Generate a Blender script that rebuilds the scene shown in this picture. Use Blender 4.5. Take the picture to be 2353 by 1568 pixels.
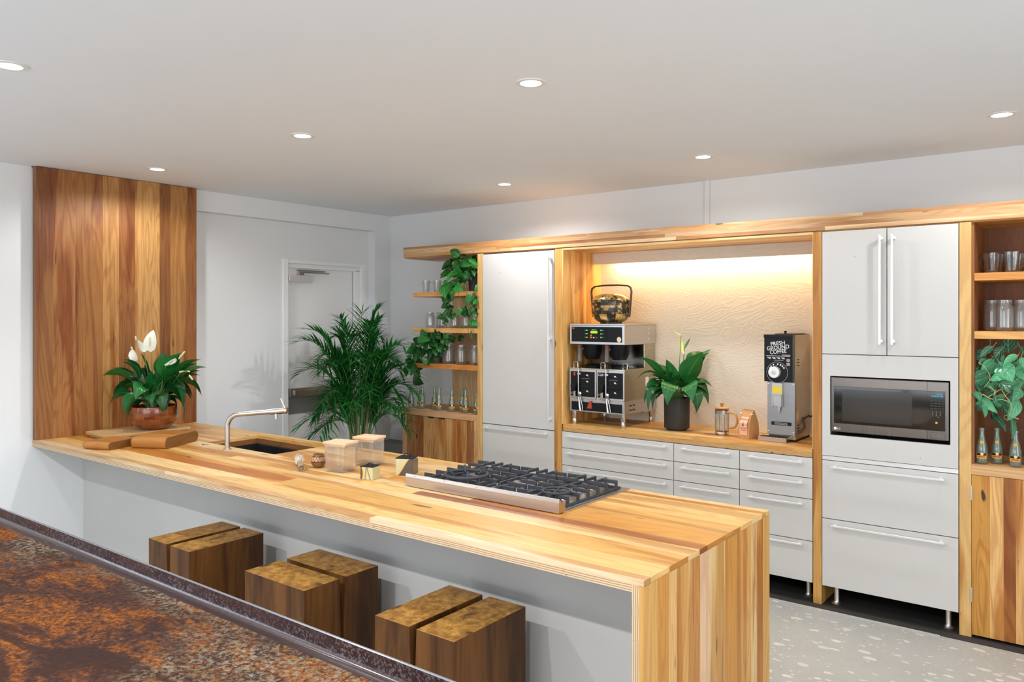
import bpy, bmesh, math, random
from mathutils import Vector, Matrix
random.seed(7)
for o in list(bpy.data.objects): bpy.data.objects.remove(o)
SC = bpy.context.scene
COL = SC.collection
# ------------------------------------------------------------------ camera
CX, HZ, FPX, TH, EYE = 1176.5, 729.0, 1785.4, math.radians(37.611), 1.70
FW = Vector((-math.sin(TH), math.cos(TH), 0)); RT = Vector((math.cos(TH), math.sin(TH), 0))
cam = bpy.data.cameras.new('camera'); camo = bpy.data.objects.new('camera', cam); COL.objects.link(camo)
cam.sensor_width = 36; cam.lens = FPX / 2353 * 36; cam.shift_y = (HZ - 784) / 2353
cam.clip_start = 0.02
camo.location = (0, 0, EYE); camo.rotation_euler = (math.radians(90), 0, TH)
SC.camera = camo
def at(x, y, Y):                       # the point of the plane Y = const seen at a photo position
    r = FW + RT * ((x - CX) / FPX) + Vector((0, 0, 1)) * ((HZ - y) / FPX)
    return Vector((0, 0, EYE)) + r * (Y / r.y)
# ------------------------------------------------------------------ world, exposure
w = bpy.data.worlds.new('world'); SC.world = w; w.use_nodes = True
w.node_tree.nodes['Background'].inputs[0].default_value = (0.85, 0.92, 1.0, 1)
w.node_tree.nodes['Background'].inputs[1].default_value = 1.8
SC.view_settings.view_transform = 'Standard'; SC.view_settings.look = 'None'
SC.view_settings.exposure = -0.18; SC.view_settings.gamma = 1.0
try: SC.view_settings.use_curve_mapping = False
except Exception: pass
CEIL = 2.665
# ------------------------------------------------------------------ added fill lamps as daylight, at unseen windows assumed around the camera
def area(name, loc, rot, sx, sy, e, col):
    l = bpy.data.lights.new(name, 'AREA'); l.shape = 'RECTANGLE'; l.size = sx; l.size_y = sy; l.energy = e; l.color = col
    o = bpy.data.objects.new(name, l); o.location = loc; o.rotation_euler = rot; COL.objects.link(o); return o
area('daylight_fill_rear', (-1.2, -3.9, 1.45), (math.radians(90), 0, 0), 5.0, 1.9, 135, (.97, 0.985, 1.0)).rotation_euler = (math.radians(90), 0, 0)
area('daylight_fill_left', (-5.75, -1.4, 1.45), (math.radians(90), 0, math.radians(-90)), 2.6, 1.9, 105, (0.70, 0.85, 1.0))
area('daylight_fill_right', (2.95, 1.0, 1.45), (math.radians(90), 0, math.radians(90)), 4.0, 1.9, 110, (.97, 0.985, 1.0))
# downlights of the ceiling grid; the unseen last row is assumed and made stronger
LIGHTS = [(-4.92, 2.6), (-3.40, 2.59), (-1.89, 2.58), (-0.38, 2.6),
          (-3.48, 4.43), (-1.94, 4.40), (-0.41, 4.35),
          (-3.343, 1.184), (-1.88, 1.18), (-0.38, 1.18),
          (-3.36, 0.0), (-1.88, 0.0), (-0.38, 0.0)]
SPOT_W = 39
# ------------------------------------------------------------------ node helper and materials
class NT:
    def __init__(s, name):
        s.m = bpy.data.materials.new(name); s.m.use_nodes = True; s.t = s.m.node_tree
        s.t.nodes.clear(); s.out = s.n('ShaderNodeOutputMaterial')
    def n(s, typ, **kw):
        x = s.t.nodes.new(typ)
        for k, v in kw.items(): setattr(x, k, v)
        return x
    def l(s, a, b): s.t.links.new(a, b)
    def put(s, sock, v):
        if isinstance(v, bpy.types.NodeSocket): s.l(v, sock)
        else:
            if hasattr(sock, 'default_value') and hasattr(sock.default_value, '__len__') and not hasattr(v, '__len__'): v = (v, v, v)
            if hasattr(sock.default_value, '__len__') and len(sock.default_value) == 4 and len(v) == 3: v = (*v, 1)
            sock.default_value = v
    def math(s, op, a, b=0.0, c=0.0, clamp=False):
        x = s.n('ShaderNodeMath', operation=op); x.use_clamp = clamp
        s.put(x.inputs[0], a); s.put(x.inputs[1], b); s.put(x.inputs[2], c); return x.outputs[0]
    def mix(s, f, a, b, mode='MIX'):
        x = s.n('ShaderNodeMix', data_type='RGBA', blend_type=mode)
        s.put(x.inputs[0], f); s.put(x.inputs[6], a); s.put(x.inputs[7], b); return x.outputs[2]
    def noise(s, vec, scale=5, detail=3, rough=.5, dist=0.0):
        x = s.n('ShaderNodeTexNoise'); s.l(vec, x.inputs['Vector'])
        x.inputs['Scale'].default_value = scale; x.inputs['Detail'].default_value = detail
        x.inputs['Roughness'].default_value = rough; x.inputs['Distortion'].default_value = dist
        return x.outputs['Fac']
    def voro(s, vec, scale=5, feature='F1', rnd=1.0):
        x = s.n('ShaderNodeTexVoronoi', feature=feature); s.l(vec, x.inputs['Vector'])
        x.inputs['Scale'].default_value = scale; x.inputs['Randomness'].default_value = rnd
        return x
    def map(s, vec, scale=(1, 1, 1), loc=(0, 0, 0), rot=(0, 0, 0)):
        x = s.n('ShaderNodeMapping'); s.l(vec, x.inputs[0]); x.inputs[1].default_value = loc
        x.inputs[2].default_value = rot; x.inputs[3].default_value = scale; return x.outputs[0]
    def ramp(s, f, lo, hi):        # smooth 0..1 between lo and hi
        x = s.n('ShaderNodeMapRange', interpolation_type='SMOOTHSTEP'); s.put(x.inputs[0], f)
        x.inputs[1].default_value = lo; x.inputs[2].default_value = hi; return x.outputs[0]
    def coord(s, k='Object'): return s.n('ShaderNodeTexCoord').outputs[k]
    def uv(s): return s.n('ShaderNodeUVMap').outputs[0]
    def attr(s, n='Col'): return s.n('ShaderNodeAttribute', attribute_name=n).outputs['Color']
    def bump(s, h, st=.2, d=.002):
        x = s.n('ShaderNodeBump'); s.l(h, x.inputs['Height']); x.inputs['Strength'].default_value = st
        x.inputs['Distance'].default_value = d; return x.outputs[0]
    def bsdf(s, col, rough=.5, metal=0.0, nrm=None, spec=.5, coat=0.0, emit=None, es=0.0, sss=0.0, trans=0.0, aniso=0.0):
        b = s.n('ShaderNodeBsdfPrincipled'); s.put(b.inputs['Base Color'], col); s.put(b.inputs['Roughness'], rough)
        s.put(b.inputs['Metallic'], metal); s.put(b.inputs['Specular IOR Level'], spec)
        b.inputs['Coat Weight'].default_value = coat; b.inputs['Coat Roughness'].default_value = .12
        b.inputs['Transmission Weight'].default_value = trans
        if emit is not None: s.put(b.inputs['Emission Color'], emit); b.inputs['Emission Strength'].default_value = es
        if nrm is not None: s.l(nrm, b.inputs['Normal'])
        s.l(b.outputs[0], s.out.inputs[0]); return b
def srgb(r, g, b):
    f = lambda c: (c / 255 / 12.92) if c <= 10 else ((c / 255 + .055) / 1.055) ** 2.4
    return (f(r), f(g), f(b))
def plain(name, col, rough=.5, metal=0.0, spec=.5, coat=0.0, emit=None, es=0.0):
    t = NT(name); t.bsdf(col, rough, metal, None, spec, coat, emit, es); return t.m
def wood_mat(name, rough=.42, grain=1.0, heart=1.0, coat=.0, knots=1.0):
    t = NT(name); uv = t.uv(); c = t.attr()
    fine = t.noise(t.map(uv, (5, 130, 1)), 1, 5, .65)
    low = t.noise(t.map(uv, (.7, 6.5, 1)), 1, 2, .5, .6)
    ring = t.math('SINE', t.math('MULTIPLY', low, 78.0))
    ring = t.ramp(ring, -.2, 1.0)
    ht = t.noise(t.map(uv, (.5, 5.2, 1), (3.3, 1.7, 0)), 1, 3, .5, .9)
    hm = t.ramp(ht, .50, .62)
    mott = t.noise(t.map(uv, (2.2, 9, 1)), 1, 3, .55)
    a = t.mix(t.math('MULTIPLY', hm, .92 * heart, 0.0, True), c, t.mix(1.0, c, (.66, .45, .22), 'MULTIPLY'))
    a = t.mix(t.math('MULTIPLY', ring, .42 * grain), a, t.mix(1.0, a, (.72, .56, .40), 'MULTIPLY'))
    f2 = t.math('MULTIPLY_ADD', t.math('SUBTRACT', fine, .5), .55 * grain, 1.0)
    m2 = t.math('MULTIPLY_ADD', t.math('SUBTRACT', mott, .5), .40, 1.0)
    a = t.mix(1.0, a, t.math('MULTIPLY', f2, m2), 'MULTIPLY')
    ms = t.noise(t.map(uv, (1.3, 55, 1), (2, 7, 0)), 1, 2, .5, .4)
    a = t.mix(t.math('MULTIPLY', t.math('MULTIPLY', t.ramp(ms, .60, .72), t.ramp(ht, .44, .56)), .55 * heart), a, t.mix(1.0, a, (.42, .26, .14), 'MULTIPLY'))
    kn = t.noise(t.map(uv, (5.5, 26, 1), (9, 4, 0)), 1, 1, .4, .3)
    km = t.math('MULTIPLY', t.ramp(kn, .735, .79), .75 * knots)
    a = t.mix(km, a, (.035, .014, .006))
    r = t.math('MULTIPLY_ADD', fine, .15, rough - .07)
    t.bsdf(a, r, nrm=t.bump(fine, .05, .001), coat=coat)
    return t.m
M = {}
M['wood'] = wood_mat('plank_wood', .42, .85, .95)
M['wood_panel'] = wood_mat('backsplash_wood', .5, 1.5, 1.15, 0, 1.3)
M['wood_plain'] = wood_mat('shelf_wood', .5, .9, .4, 0, .3)
def ply(name='plywood_edge', ax=2):
    t = NT(name); p = t.coord(); c = t.attr()
    z = t.n('ShaderNodeSeparateXYZ'); t.l(p, z.inputs[0])
    wob = t.noise(t.map(p, (6, 6, 20)), 1, 3)
    v = t.math('ADD', t.math('MULTIPLY', z.outputs[ax], 900.0), t.math('MULTIPLY', wob, 4.0))
    s = t.ramp(t.math('SINE', v), .1, .8)
    vo = t.ramp(t.noise(t.map(p, (30, 30, 150)), 1, 2), .68, .74)
    a = t.mix(t.math('MULTIPLY', s, .8), c, t.mix(1.0, c, (.38, .27, .17), 'MULTIPLY'))
    a = t.mix(vo, a, (.05, .03, .02)); t.bsdf(a, .6); return t.m
M['ply'] = ply(); M['plyx'] = ply('plywood_edge_upright', 0)
def plyface():                         # pale plywood sheet with raised wandering grain
    t = NT('plywood_sheet'); p = t.coord()
    low = t.noise(t.map(p, (1.3, 1, 4.2)), 1, 3, .5, 1.1)
    ring = t.math('SINE', t.math('MULTIPLY', low, 190.0))
    s = t.ramp(ring, -.4, 1)
    a = t.mix(t.math('MULTIPLY', s, .13), (.80, .715, .59), (.55, .42, .28))
    t.bsdf(a, .55, nrm=t.bump(ring, .10, .0025)); return t.m
M['plyface'] = plyface()
def paint(name, col, rough=.6, amp=.03):
    t = NT(name); n = t.noise(t.coord(), 2.5, 3)
    a = t.mix(1.0, col, t.math('MULTIPLY_ADD', t.math('SUBTRACT', n, .5), amp, 1.0), 'MULTIPLY')
    t.bsdf(a, rough, nrm=t.bump(t.noise(t.coord(), 180, 2), .04, .001), spec=.3); return t.m
M['wall'] = paint('wall_paint', (.80, .812, .82)); M['ceil'] = paint('ceiling_paint', (.855, .885, .92), .8)
M['door'] = paint('door_paint', (.90, .90, .89), .45)
M['baseply'] = paint('washed_plywood', (.57, .56, .545), .5, .12)
def lam():
    t = NT('warm_white_laminate'); p = t.coord()
    n = t.noise(p, 3, 2); sp = t.noise(p, 38, 1)
    a = t.mix(1.0, (.610, .590, .562), t.math('MULTIPLY_ADD', t.math('SUBTRACT', n, .5), .05, 1.0), 'MULTIPLY')
    a = t.mix(t.math('MULTIPLY', t.ramp(sp, .80, .84), .5), a, (.25, .18, .12)); t.bsdf(a, .36, spec=.4); return t.m
M['lam'] = lam()
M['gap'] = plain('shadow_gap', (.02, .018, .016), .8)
M['carc'] = plain('carcass_grey', (.16, .15, .14), .7)
def brushed(name, col, rough, sc=(2, 2, 200), amt=.2):
    t = NT(name); n = t.noise(t.map(t.coord(), sc), 1, 3)
    t.bsdf(t.mix(1.0, col, t.math('MULTIPLY_ADD', n, .16, .92), 'MULTIPLY'), t.math('MULTIPLY_ADD', n, amt, rough - amt / 2), 1.0); return t.m
M['steel'] = brushed('brushed_steel', (.60, .58, .56), .30, (2, 2, 60), .12)
M['gsteel'] = brushed('dull_steel', (.36, .355, .36), .36, (2, 2, 60), .1)
M['mirror'] = brushed('polished_steel', (.48, .43, .33), .16, (1, 1, 30), .08)
M['alu'] = plain('satin_white_metal', (.86, .86, .86), .28, .45)
M['chrome'] = plain('chrome', (.75, .75, .76), .12, 1.0)
M['copper'] = brushed('warm_steel', (.52, .45, .40), .30, (1, 120, 120), .1)
M['black'] = plain('black_plastic', (.008, .008, .009), .38, spec=.22)
M['blackm'] = plain('matt_black', (.010, .010, .011), .7, spec=.2)
M['iron'] = paint('cast_iron', (.045, .048, .055), .55, .3)
M['glassb'] = plain('black_glass', (.006, .006, .006), .06, coat=.4)
M['dsteel'] = brushed('dark_stainless', (.17, .150, .135), .26, (120, 1, 1), .12)
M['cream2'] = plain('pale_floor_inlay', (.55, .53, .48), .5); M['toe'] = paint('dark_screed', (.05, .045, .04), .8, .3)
M['white'] = plain('white_print', (.8, .8, .78), .5)
M['cream'] = plain('cream_label', (.75, .62, .36), .55)
M['yellow'] = plain('yellow_label', (.80, .58, .03), .5)
M['red'] = plain('red_plastic', (.45, .05, .02), .4)
M['redlab'] = plain('red_print', (.50, .04, .015), .5)
M['orange'] = plain('gold_label', (.72, .38, .04), .5)
M['brownp'] = plain('brown_handle', (.20, .07, .035), .5)
M['lamp'] = plain('lamp_diffuser', (1, 1, 1), .5, emit=(1, .97, .93), es=9)
M['strip'] = plain('strip_light', (1, 1, 1), .5, emit=(1, .80, .52), es=12)
M['green'] = plain('green_screen', (.1, .3, .0), .5, emit=(.35, 1, .02), es=1.1)
M['gled'] = plain('green_led', (.05, .3, .05), .5, emit=(.2, 1, .1), es=2.0)
M['rled'] = plain('red_led', (.3, .0, .0), .5, emit=(1, .05, .02), es=3.0)
M['cyan'] = plain('cyan_display', (.0, .1, .15), .5, emit=(.02, .65, .85), es=1.3)
M['teal'] = plain('teal_key', (.08, .22, .17), .5)
M['soil'] = paint('soil', (.03, .02, .013), .9, .5)
M['pot'] = paint('dark_clay', (.036, .030, .026), .6, .25)
M['concrete'] = paint('grey_concrete', (.22, .21, .19), .7, .15)
M['sink'] = plain('black_composite', (.012, .012, .014), .45)
M['rim'] = plain('wood_edge_stain', (.09, .035, .015), .5)
def thin_glass(name, tint=(.95, .97, .96), r=.02, body=.0, bcol=(.8, .9, .85)):
    t = NT(name); tr = t.n('ShaderNodeBsdfTransparent'); t.put(tr.inputs[0], tint)
    gl = t.n('ShaderNodeBsdfGlossy'); gl.inputs['Roughness'].default_value = r
    lw = t.n('ShaderNodeLayerWeight'); lw.inputs[0].default_value = .35
    mx = t.n('ShaderNodeMixShader'); t.l(t.math('MULTIPLY_ADD', lw.outputs['Facing'], .55, .07), mx.inputs[0])
    t.l(tr.outputs[0], mx.inputs[1]); t.l(gl.outputs[0], mx.inputs[2]); last = mx
    if body:
        df = t.n('ShaderNodeBsdfDiffuse'); t.put(df.inputs[0], bcol)
        m2 = t.n('ShaderNodeMixShader'); m2.inputs[0].default_value = body
        t.l(mx.outputs[0], m2.inputs[1]); t.l(df.outputs[0], m2.inputs[2]); last = m2
    t.l(last.outputs[0], t.out.inputs[0]); return t.m
M['glass'] = thin_glass('clear_glass', (.96, .97, .96))
M['jarglass'] = thin_glass('pressed_glass', (.95, .95, .94), .08, .07, (.8, .78, .72))
M['bottle'] = thin_glass('green_tinted_glass', (.84, .92, .87), .04, .10, (.50, .62, .55))
M['canister'] = thin_glass('thick_clear_glass', (.98, .98, .98), .03, .045, (.90, .80, .68))  # faint peach body stands in for wood reflected in the glass
M['pane'] = thin_glass('window_glass', (.98, .99, 1.0))
def leafmat(name, c1, c2, mid, rough=.28, sc=22, gl=.5):
    t = NT(name); uv = t.uv(); s = t.n('ShaderNodeSeparateXYZ'); t.l(uv, s.inputs[0])
    v = t.math('ABSOLUTE', t.math('SUBTRACT', s.outputs[1], .5))
    vein = t.math('SINE', t.math('MULTIPLY', t.math('SUBTRACT', s.outputs[0], t.math('MULTIPLY', v, .8)), sc * 3.0))
    vm = t.ramp(vein, .2, 1)
    c = t.mix(1.0, t.mix(t.noise(t.coord(), 9, 2), c1, c2), t.attr(), 'MULTIPLY')
    c = t.mix(t.math('MULTIPLY', vm, .28), c, mid)
    mr = t.math('SUBTRACT', 1.0, t.ramp(v, .02, .05))
    c = t.mix(t.math('MULTIPLY', mr, .6), c, mid)
    b = t.bsdf(c, rough, spec=gl, nrm=t.bump(vein, .25, .002))
    tl = t.n('ShaderNodeBsdfTranslucent'); t.l(c, tl.inputs[0])
    mx = t.n('ShaderNodeMixShader'); mx.inputs[0].default_value = .22
    t.l(b.outputs[0], mx.inputs[1]); t.l(tl.outputs[0], mx.inputs[2]); t.l(mx.outputs[0], t.out.inputs[0]); return t.m
M['lily'] = leafmat('lily_leaf', (.004, .065, .010), (.010, .13, .020), (.05, .26, .07))
M['pothos'] = leafmat('pothos_leaf', (.008, .10, .012), (.02, .17, .022), (.09, .33, .06), .32, 8)
M['philo'] = leafmat('silver_leaf', (.05, .26, .11), (.11, .40, .20), (.34, .60, .40), .26, 8)
M['palm'] = leafmat('palm_leaf', (.004, .085, .010), (.010, .17, .018), (.03, .2, .05), .3, 3)
M['stem'] = plain('green_stem', (.10, .22, .05), .5)
M['cane'] = plain('palm_cane', (.30, .19, .08), .6)
M['vine'] = plain('vine_stem', (.10, .13, .05), .6)
M['petal'] = plain('white_petal', (.82, .82, .70), .5)
M['petal2'] = plain('yellow_petal', (.72, .72, .30), .5)
M['spadix'] = plain('spadix', (.72, .64, .42), .7)
TZ_ = .914
def rust(name, mode=0):
    t = NT(name); p = t.coord()
    d = t.map(p, (1, 1.9, 1), rot=(0, 0, math.radians(35)))
    big = t.noise(d, 2.1, 5, .6, .5); med = t.noise(t.map(p, (1, 1.5, 1), (5, 2, 0)), 9, 5, .65, .3)
    fine = t.noise(p, 75, 4, .7); ff = t.noise(p, 260, 2, .6)
    if mode == 0:
        w_ = t.noise(t.map(p, (1, 1.7, 1), (2, 2, 0), (0, 0, .5)), 2.4, 11, .72, .35)
        orange = t.ramp(t.math('ADD', w_, t.math('MULTIPLY', t.math('SUBTRACT', t.noise(p, 38, 5, .7), .5), .45)), .43, .60)
        c = t.mix(t.ramp(fine, .35, .65), (.022, .011, .010), (.070, .030, .020))
        c = t.mix(orange, c, t.mix(t.ramp(fine, .36, .64), (.085, .026, .008), (.29, .094, .018)))
        dk_ = t.ramp(t.noise(t.map(p, (.8, 1.8, 1), (4.2, 1.3, 0), (0, 0, .25)), 2.6, 8, .62, .9), .50, .58)
        c = t.mix(t.math('MULTIPLY', dk_, .85), c, (.030, .015, .013))
        g = t.noise(t.map(p, (1, 1.3, 1), (1.1, 7.6, 0)), 1.5, 4, .55)
        v = t.voro(t.map(p, (1, 1.5, 1)), 62); sc_ = t.n('ShaderNodeSeparateColor'); t.l(v.outputs['Color'], sc_.inputs[0])
        gm = t.math('MULTIPLY', t.ramp(g, .46, .62), t.ramp(t.noise(p, 60, 4, .7), .44, .60))
        c = t.mix(gm, c, t.mix(sc_.outputs[0], (.20, .135, .06), (.25, .225, .18)))
        c = t.mix(t.math('MULTIPLY', t.ramp(ff, .50, .66), .6), c, (.03, .016, .012))
        rg = t.math('MULTIPLY_ADD', orange, .15, .58)
        t.bsdf(c, rg, nrm=t.bump(t.math('ADD', fine, w_), .5, .004), spec=.06)
    else:
        sp = t.ramp(t.noise(p, 150, 3, .7), .50, .60); sz = t.n('ShaderNodeSeparateXYZ'); t.l(p, sz.inputs[0])
        pt = t.ramp(t.noise(t.map(p, (1, 1, 4)), 5, 4, .6), .42, .6)
        face = t.ramp(sz.outputs[2], TZ_ - .046, TZ_ - .036)
        c = t.mix(sp, (.030, .013, .013), (.15, .115, .12)); c = t.mix(t.math('MULTIPLY', pt, .6), c, (.055, .026, .026))
        c = t.mix(face, t.mix(t.noise(p, 60, 3), (.028, .012, .010), (.060, .030, .026)), c)
        c = t.mix(t.ramp(sz.outputs[2], TZ_ - .0032, TZ_ - .0015), c, (.16, .165, .18))
        t.bsdf(c, .30, .15, spec=.5, coat=.35)
    return t.m
M['rust'] = rust('rusted_steel'); M['rust2'] = rust('mottled_steel', 1)
def terrazzo():
    t = NT('terrazzo_concrete'); p = t.coord()
    base = t.mix(t.noise(p, 2.2, 6, .65), (.36, .35, .31), (.50, .49, .45))
    base = t.mix(t.math('MULTIPLY', t.ramp(t.noise(p, 170, 4, .75), .40, .62), .45), base, (.64, .62, .58)); base = t.mix(t.math('MULTIPLY', t.ramp(t.noise(p, 120, 4, .7, 1), .56, .66), .5), base, (.22, .21, .19))
    for sc, th, rot, loc in ((8, .22, .3, 0), (10, .19, 1.2, 3.7), (19, .16, .8, 9.1)):
        q = t.map(p, (1, 1.9, 1), (loc, loc, 0), (0, 0, rot)); dq = t.n('ShaderNodeMix', data_type='VECTOR')
        nz = t.n('ShaderNodeTexNoise'); t.l(p, nz.inputs['Vector']); nz.inputs['Scale'].default_value = 22
        dq.inputs[0].default_value = .045; t.l(q, dq.inputs[4]); t.l(nz.outputs['Color'], dq.inputs[5])
        v = t.voro(dq.outputs[1], sc); sel = t.n('ShaderNodeSeparateColor'); t.l(v.outputs['Color'], sel.inputs[0])
        chip = t.math('MULTIPLY', t.math('SUBTRACT', 1.0, t.ramp(v.outputs['Distance'], th, th + .03)), t.ramp(sel.outputs[0], .40, .42))
        base = t.mix(t.math('MULTIPLY', chip, .8), base, t.mix(sel.outputs[1], (.66, .64, .60), (.80, .77, .68)))
    t.bsdf(base, .42, spec=.4); return t.m
M['floor'] = terrazzo()
def stoolmat(top):
    t = NT('stool_end_grain' if top else 'stool_side_grain'); p = t.coord()
    if top:
        q = t.map(p, (1, 1, 0)); n = t.noise(q, 6, 3, .5, .8); n2 = t.noise(q, 26, 5, .7)
        ring = t.math('SINE', t.math('MULTIPLY', n, 60.0))
        c = t.mix(t.ramp(n2, .35, .65), (.22, .095, .014), (.46, .24, .05))
        c = t.mix(t.math('MULTIPLY', t.ramp(ring, .3, 1), .25), c, (.14, .055, .012))
        c = t.mix(t.math('MULTIPLY', t.ramp(n, .30, .42), 1.0), (.06, .022, .008), c)
        t.bsdf(c, .40, nrm=t.bump(n2, .15, .002), spec=.3)
    else:
        n = t.noise(t.map(p, (14, 14, 1.2)), 1, 5, .6, .6); n2 = t.noise(t.map(p, (70, 70, 4)), 1, 3)
        c = t.mix(t.ramp(n, .3, .7), (.050, .018, .005), (.185, .074, .016))
        c = t.mix(t.math('MULTIPLY', n2, .4), c, (.03, .012, .006)); t.bsdf(c, .42, nrm=t.bump(n2, .1, .001), spec=.25)
    return t.m
M['st_top'] = stoolmat(1); M['st_side'] = stoolmat(0)
# ------------------------------------------------------------------ mesh builder
P0 = (1, 1, 1)
class MB:
    def __init__(s): s.v = []; s.f = []; s.uv = []; s.c = []; s.mi = []; s.sm = []
    def face(s, pts, uvs=None, col=P0, mi=0, smooth=False):
        i = len(s.v); s.v += [tuple(p) for p in pts]; s.f.append(tuple(range(i, i + len(pts))))
        s.uv.append(uvs or [(p[0] + p[1], p[2]) for p in pts]); s.c.append(col); s.mi.append(mi); s.sm.append(smooth)
    def box(s, x0, x1, y0, y1, z0, z1, g=None, col=P0, mi=0, skip='', T=None):
        d = (x1 - x0, y1 - y0, z1 - z0)
        if g is None: g = max(range(3), key=lambda k: abs(d[k]))
        ru, rv = random.uniform(0, 40), random.uniform(0, 40)
        P = lambda i, j, k: (x1 if i else x0, y1 if j else y0, z1 if k else z0)
        F = {'-x': ([P(0,1,0),P(0,0,0),P(0,0,1),P(0,1,1)], 0), '+x': ([P(1,0,0),P(1,1,0),P(1,1,1),P(1,0,1)], 0),
             '-y': ([P(0,0,0),P(1,0,0),P(1,0,1),P(0,0,1)], 1), '+y': ([P(1,1,0),P(0,1,0),P(0,1,1),P(1,1,1)], 1),
             '-z': ([P(0,1,0),P(1,1,0),P(1,0,0),P(0,0,0)], 2), '+z': ([P(0,0,1),P(1,0,1),P(1,1,1),P(0,1,1)], 2)}
        b0 = len(s.v)
        idx = {}
        for k, (pts, ax) in F.items():
            if k in skip: continue
            o = [a for a in range(3) if a != ax]
            if g in o: ua, va = g, [a for a in o if a != g][0]
            else: ua, va = o
            uvs = [(p[ua] + ru, p[va] + rv) for p in pts]
            if T is not None: pts = [T @ Vector(p) for p in pts]
            s.face(pts, uvs, col, mi)
    def prism(s, prof, a0, a1, axis='x', col=P0, mi=0, mis=None, smooth=False, caps=True):
        """prof: counter-clockwise (seen from +axis) 2D points extruded along the axis"""
        def P(u, v, a): return {'x': (a, u, v), 'y': (v, a, u), 'z': (u, v, a)}[axis]
        n = len(prof); ru = random.uniform(0, 40); acc = random.uniform(0, 40)
        for i in range(n):
            p, q = prof[i], prof[(i + 1) % n]; L = math.dist(p, q)
            s.face([P(*p, a0), P(*q, a0), P(*q, a1), P(*p, a1)], [(a0 + ru, acc), (a0 + ru, acc + L), (a1 + ru, acc + L), (a1 + ru, acc)], col, mis[i] if mis else mi, smooth)
            acc += L
        if caps:
            s.face([P(*p, a1) for p in prof], [(p[0] + ru, p[1]) for p in prof], col, mi)
            s.face([P(*p, a0) for p in reversed(prof)], [(p[0] + ru, p[1]) for p in reversed(prof)], col, mi)
    def lathe(s, prof, c=(0, 0, 0), n=28, col=P0, mi=0, ex=None, axis='z', sq=None):
        """prof: (radius, height) upwards on the outside; sq: superellipse exponent"""
        def P(r, h, a):
            ca, sa = math.cos(a), math.sin(a)
            if sq: k = (abs(ca) ** sq + abs(sa) ** sq) ** (-1 / sq); ca *= k; sa *= k
            e = ex or (1, 1)
            x, y = r * ca * e[0], r * sa * e[1]
            if axis == 'z': return (c[0] + x, c[1] + y, c[2] + h)
            if axis == 'y': return (c[0] + x, c[1] + h, c[2] - y)
            return (c[0] + h, c[1] + x, c[2] + y)
        for i in range(len(prof) - 1):
            (r0, h0), (r1, h1) = prof[i], prof[i + 1]
            for k in range(n):
                a, b = 2 * math.pi * k / n, 2 * math.pi * (k + 1) / n
                u0, u1 = k / n, (k + 1) / n
                pts = [P(r0, h0, a), P(r0, h0, b), P(r1, h1, b), P(r1, h1, a)]; uv = [(u0, h0), (u1, h0), (u1, h1), (u0, h1)]
                if r0 < 1e-6: pts = pts[1:]; uv = uv[1:]
                elif r1 < 1e-6: pts = pts[:3]; uv = uv[:3]
                s.face(pts, uv, col, mi, True)
    def tube(s, pts, r, n=8, col=P0, mi=0, closed=False, caps=True):
        pts = [Vector(p) for p in pts]; m = len(pts); rr = r if hasattr(r, '__len__') else [r] * m
        rings = []; up = None
        for i in range(m):
            if closed: d = pts[(i + 1) % m] - pts[i - 1]
            else: d = pts[min(i + 1, m - 1)] - pts[max(i - 1, 0)]
            if d.length < 1e-9: d = Vector((0, 0, 1))
            d.normalize()
            if up is None: up = Vector((0, 0, 1)) if abs(d.z) < .9 else Vector((1, 0, 0))
            x = up - d * up.dot(d)
            if x.length < 1e-6: x = d.orthogonal()
            x.normalize(); up = x; y = d.cross(x)
            rings.append([pts[i] + (x * math.cos(2 * math.pi * k / n) + y * math.sin(2 * math.pi * k / n)) * rr[i] for k in range(n)])
        R = range(m if closed else m - 1)
        for i in R:
            A, B = rings[i], rings[(i + 1) % m]
            for k in range(n):
                k2 = (k + 1) % n; s.face([A[k], A[k2], B[k2], B[k]], [(i * .05, k / n), (i * .05, (k + 1) / n), ((i + 1) * .05, (k + 1) / n), ((i + 1) * .05, k / n)], col, mi, True)
        if caps and not closed:
            s.face(list(reversed(rings[0])), None, col, mi); s.face(rings[-1], None, col, mi)
    def leaf(s, base, tip, width, arch=.25, prof=None, col=P0, mi=0, side=None, fold=.25, n=8, droop=0.0, tw=0.0):
        """a leaf blade from base to tip, arched upwards, folded along its midrib"""
        base, tip = Vector(base), Vector(tip); d = tip - base; L = d.length
        up = Vector((0, 0, 1)); sd = side.normalized() if side is not None else d.cross(up)
        if sd.length < 1e-5: sd = Vector((1, 0, 0))
        sd.normalize(); nn = sd.cross(d).normalized()
        if nn.z < 0: nn = -nn
        if tw: sd = (sd * math.cos(tw) + nn * math.sin(tw)); 
        n2 = d.cross(sd).normalized()
        if n2.dot(nn) < 0: n2 = -n2
        prof = prof or (lambda t: math.sin(math.pi * t ** .8) ** .8)
        rows = []
        for i in range(n + 1):
            t = i / n; m = base + d * t + nn * (4 * arch * L * t * (1 - t)) + Vector((0, 0, -1)) * (droop * L * t * t)
            wd = max(width * .5 * prof(t), .0004)
            rows.append([m - sd * wd + n2 * wd * fold, m - sd * wd * .5 + n2 * wd * fold * .35, m, m + sd * wd * .5 + n2 * wd * fold * .35, m + sd * wd + n2 * wd * fold])
        for i in range(n):
            for k in range(4):
                s.face([rows[i][k], rows[i][k + 1], rows[i + 1][k + 1], rows[i + 1][k]],
                       [(i / n, k / 4), (i / n, (k + 1) / 4), ((i + 1) / n, (k + 1) / 4), ((i + 1) / n, k / 4)], col, mi, True)
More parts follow.
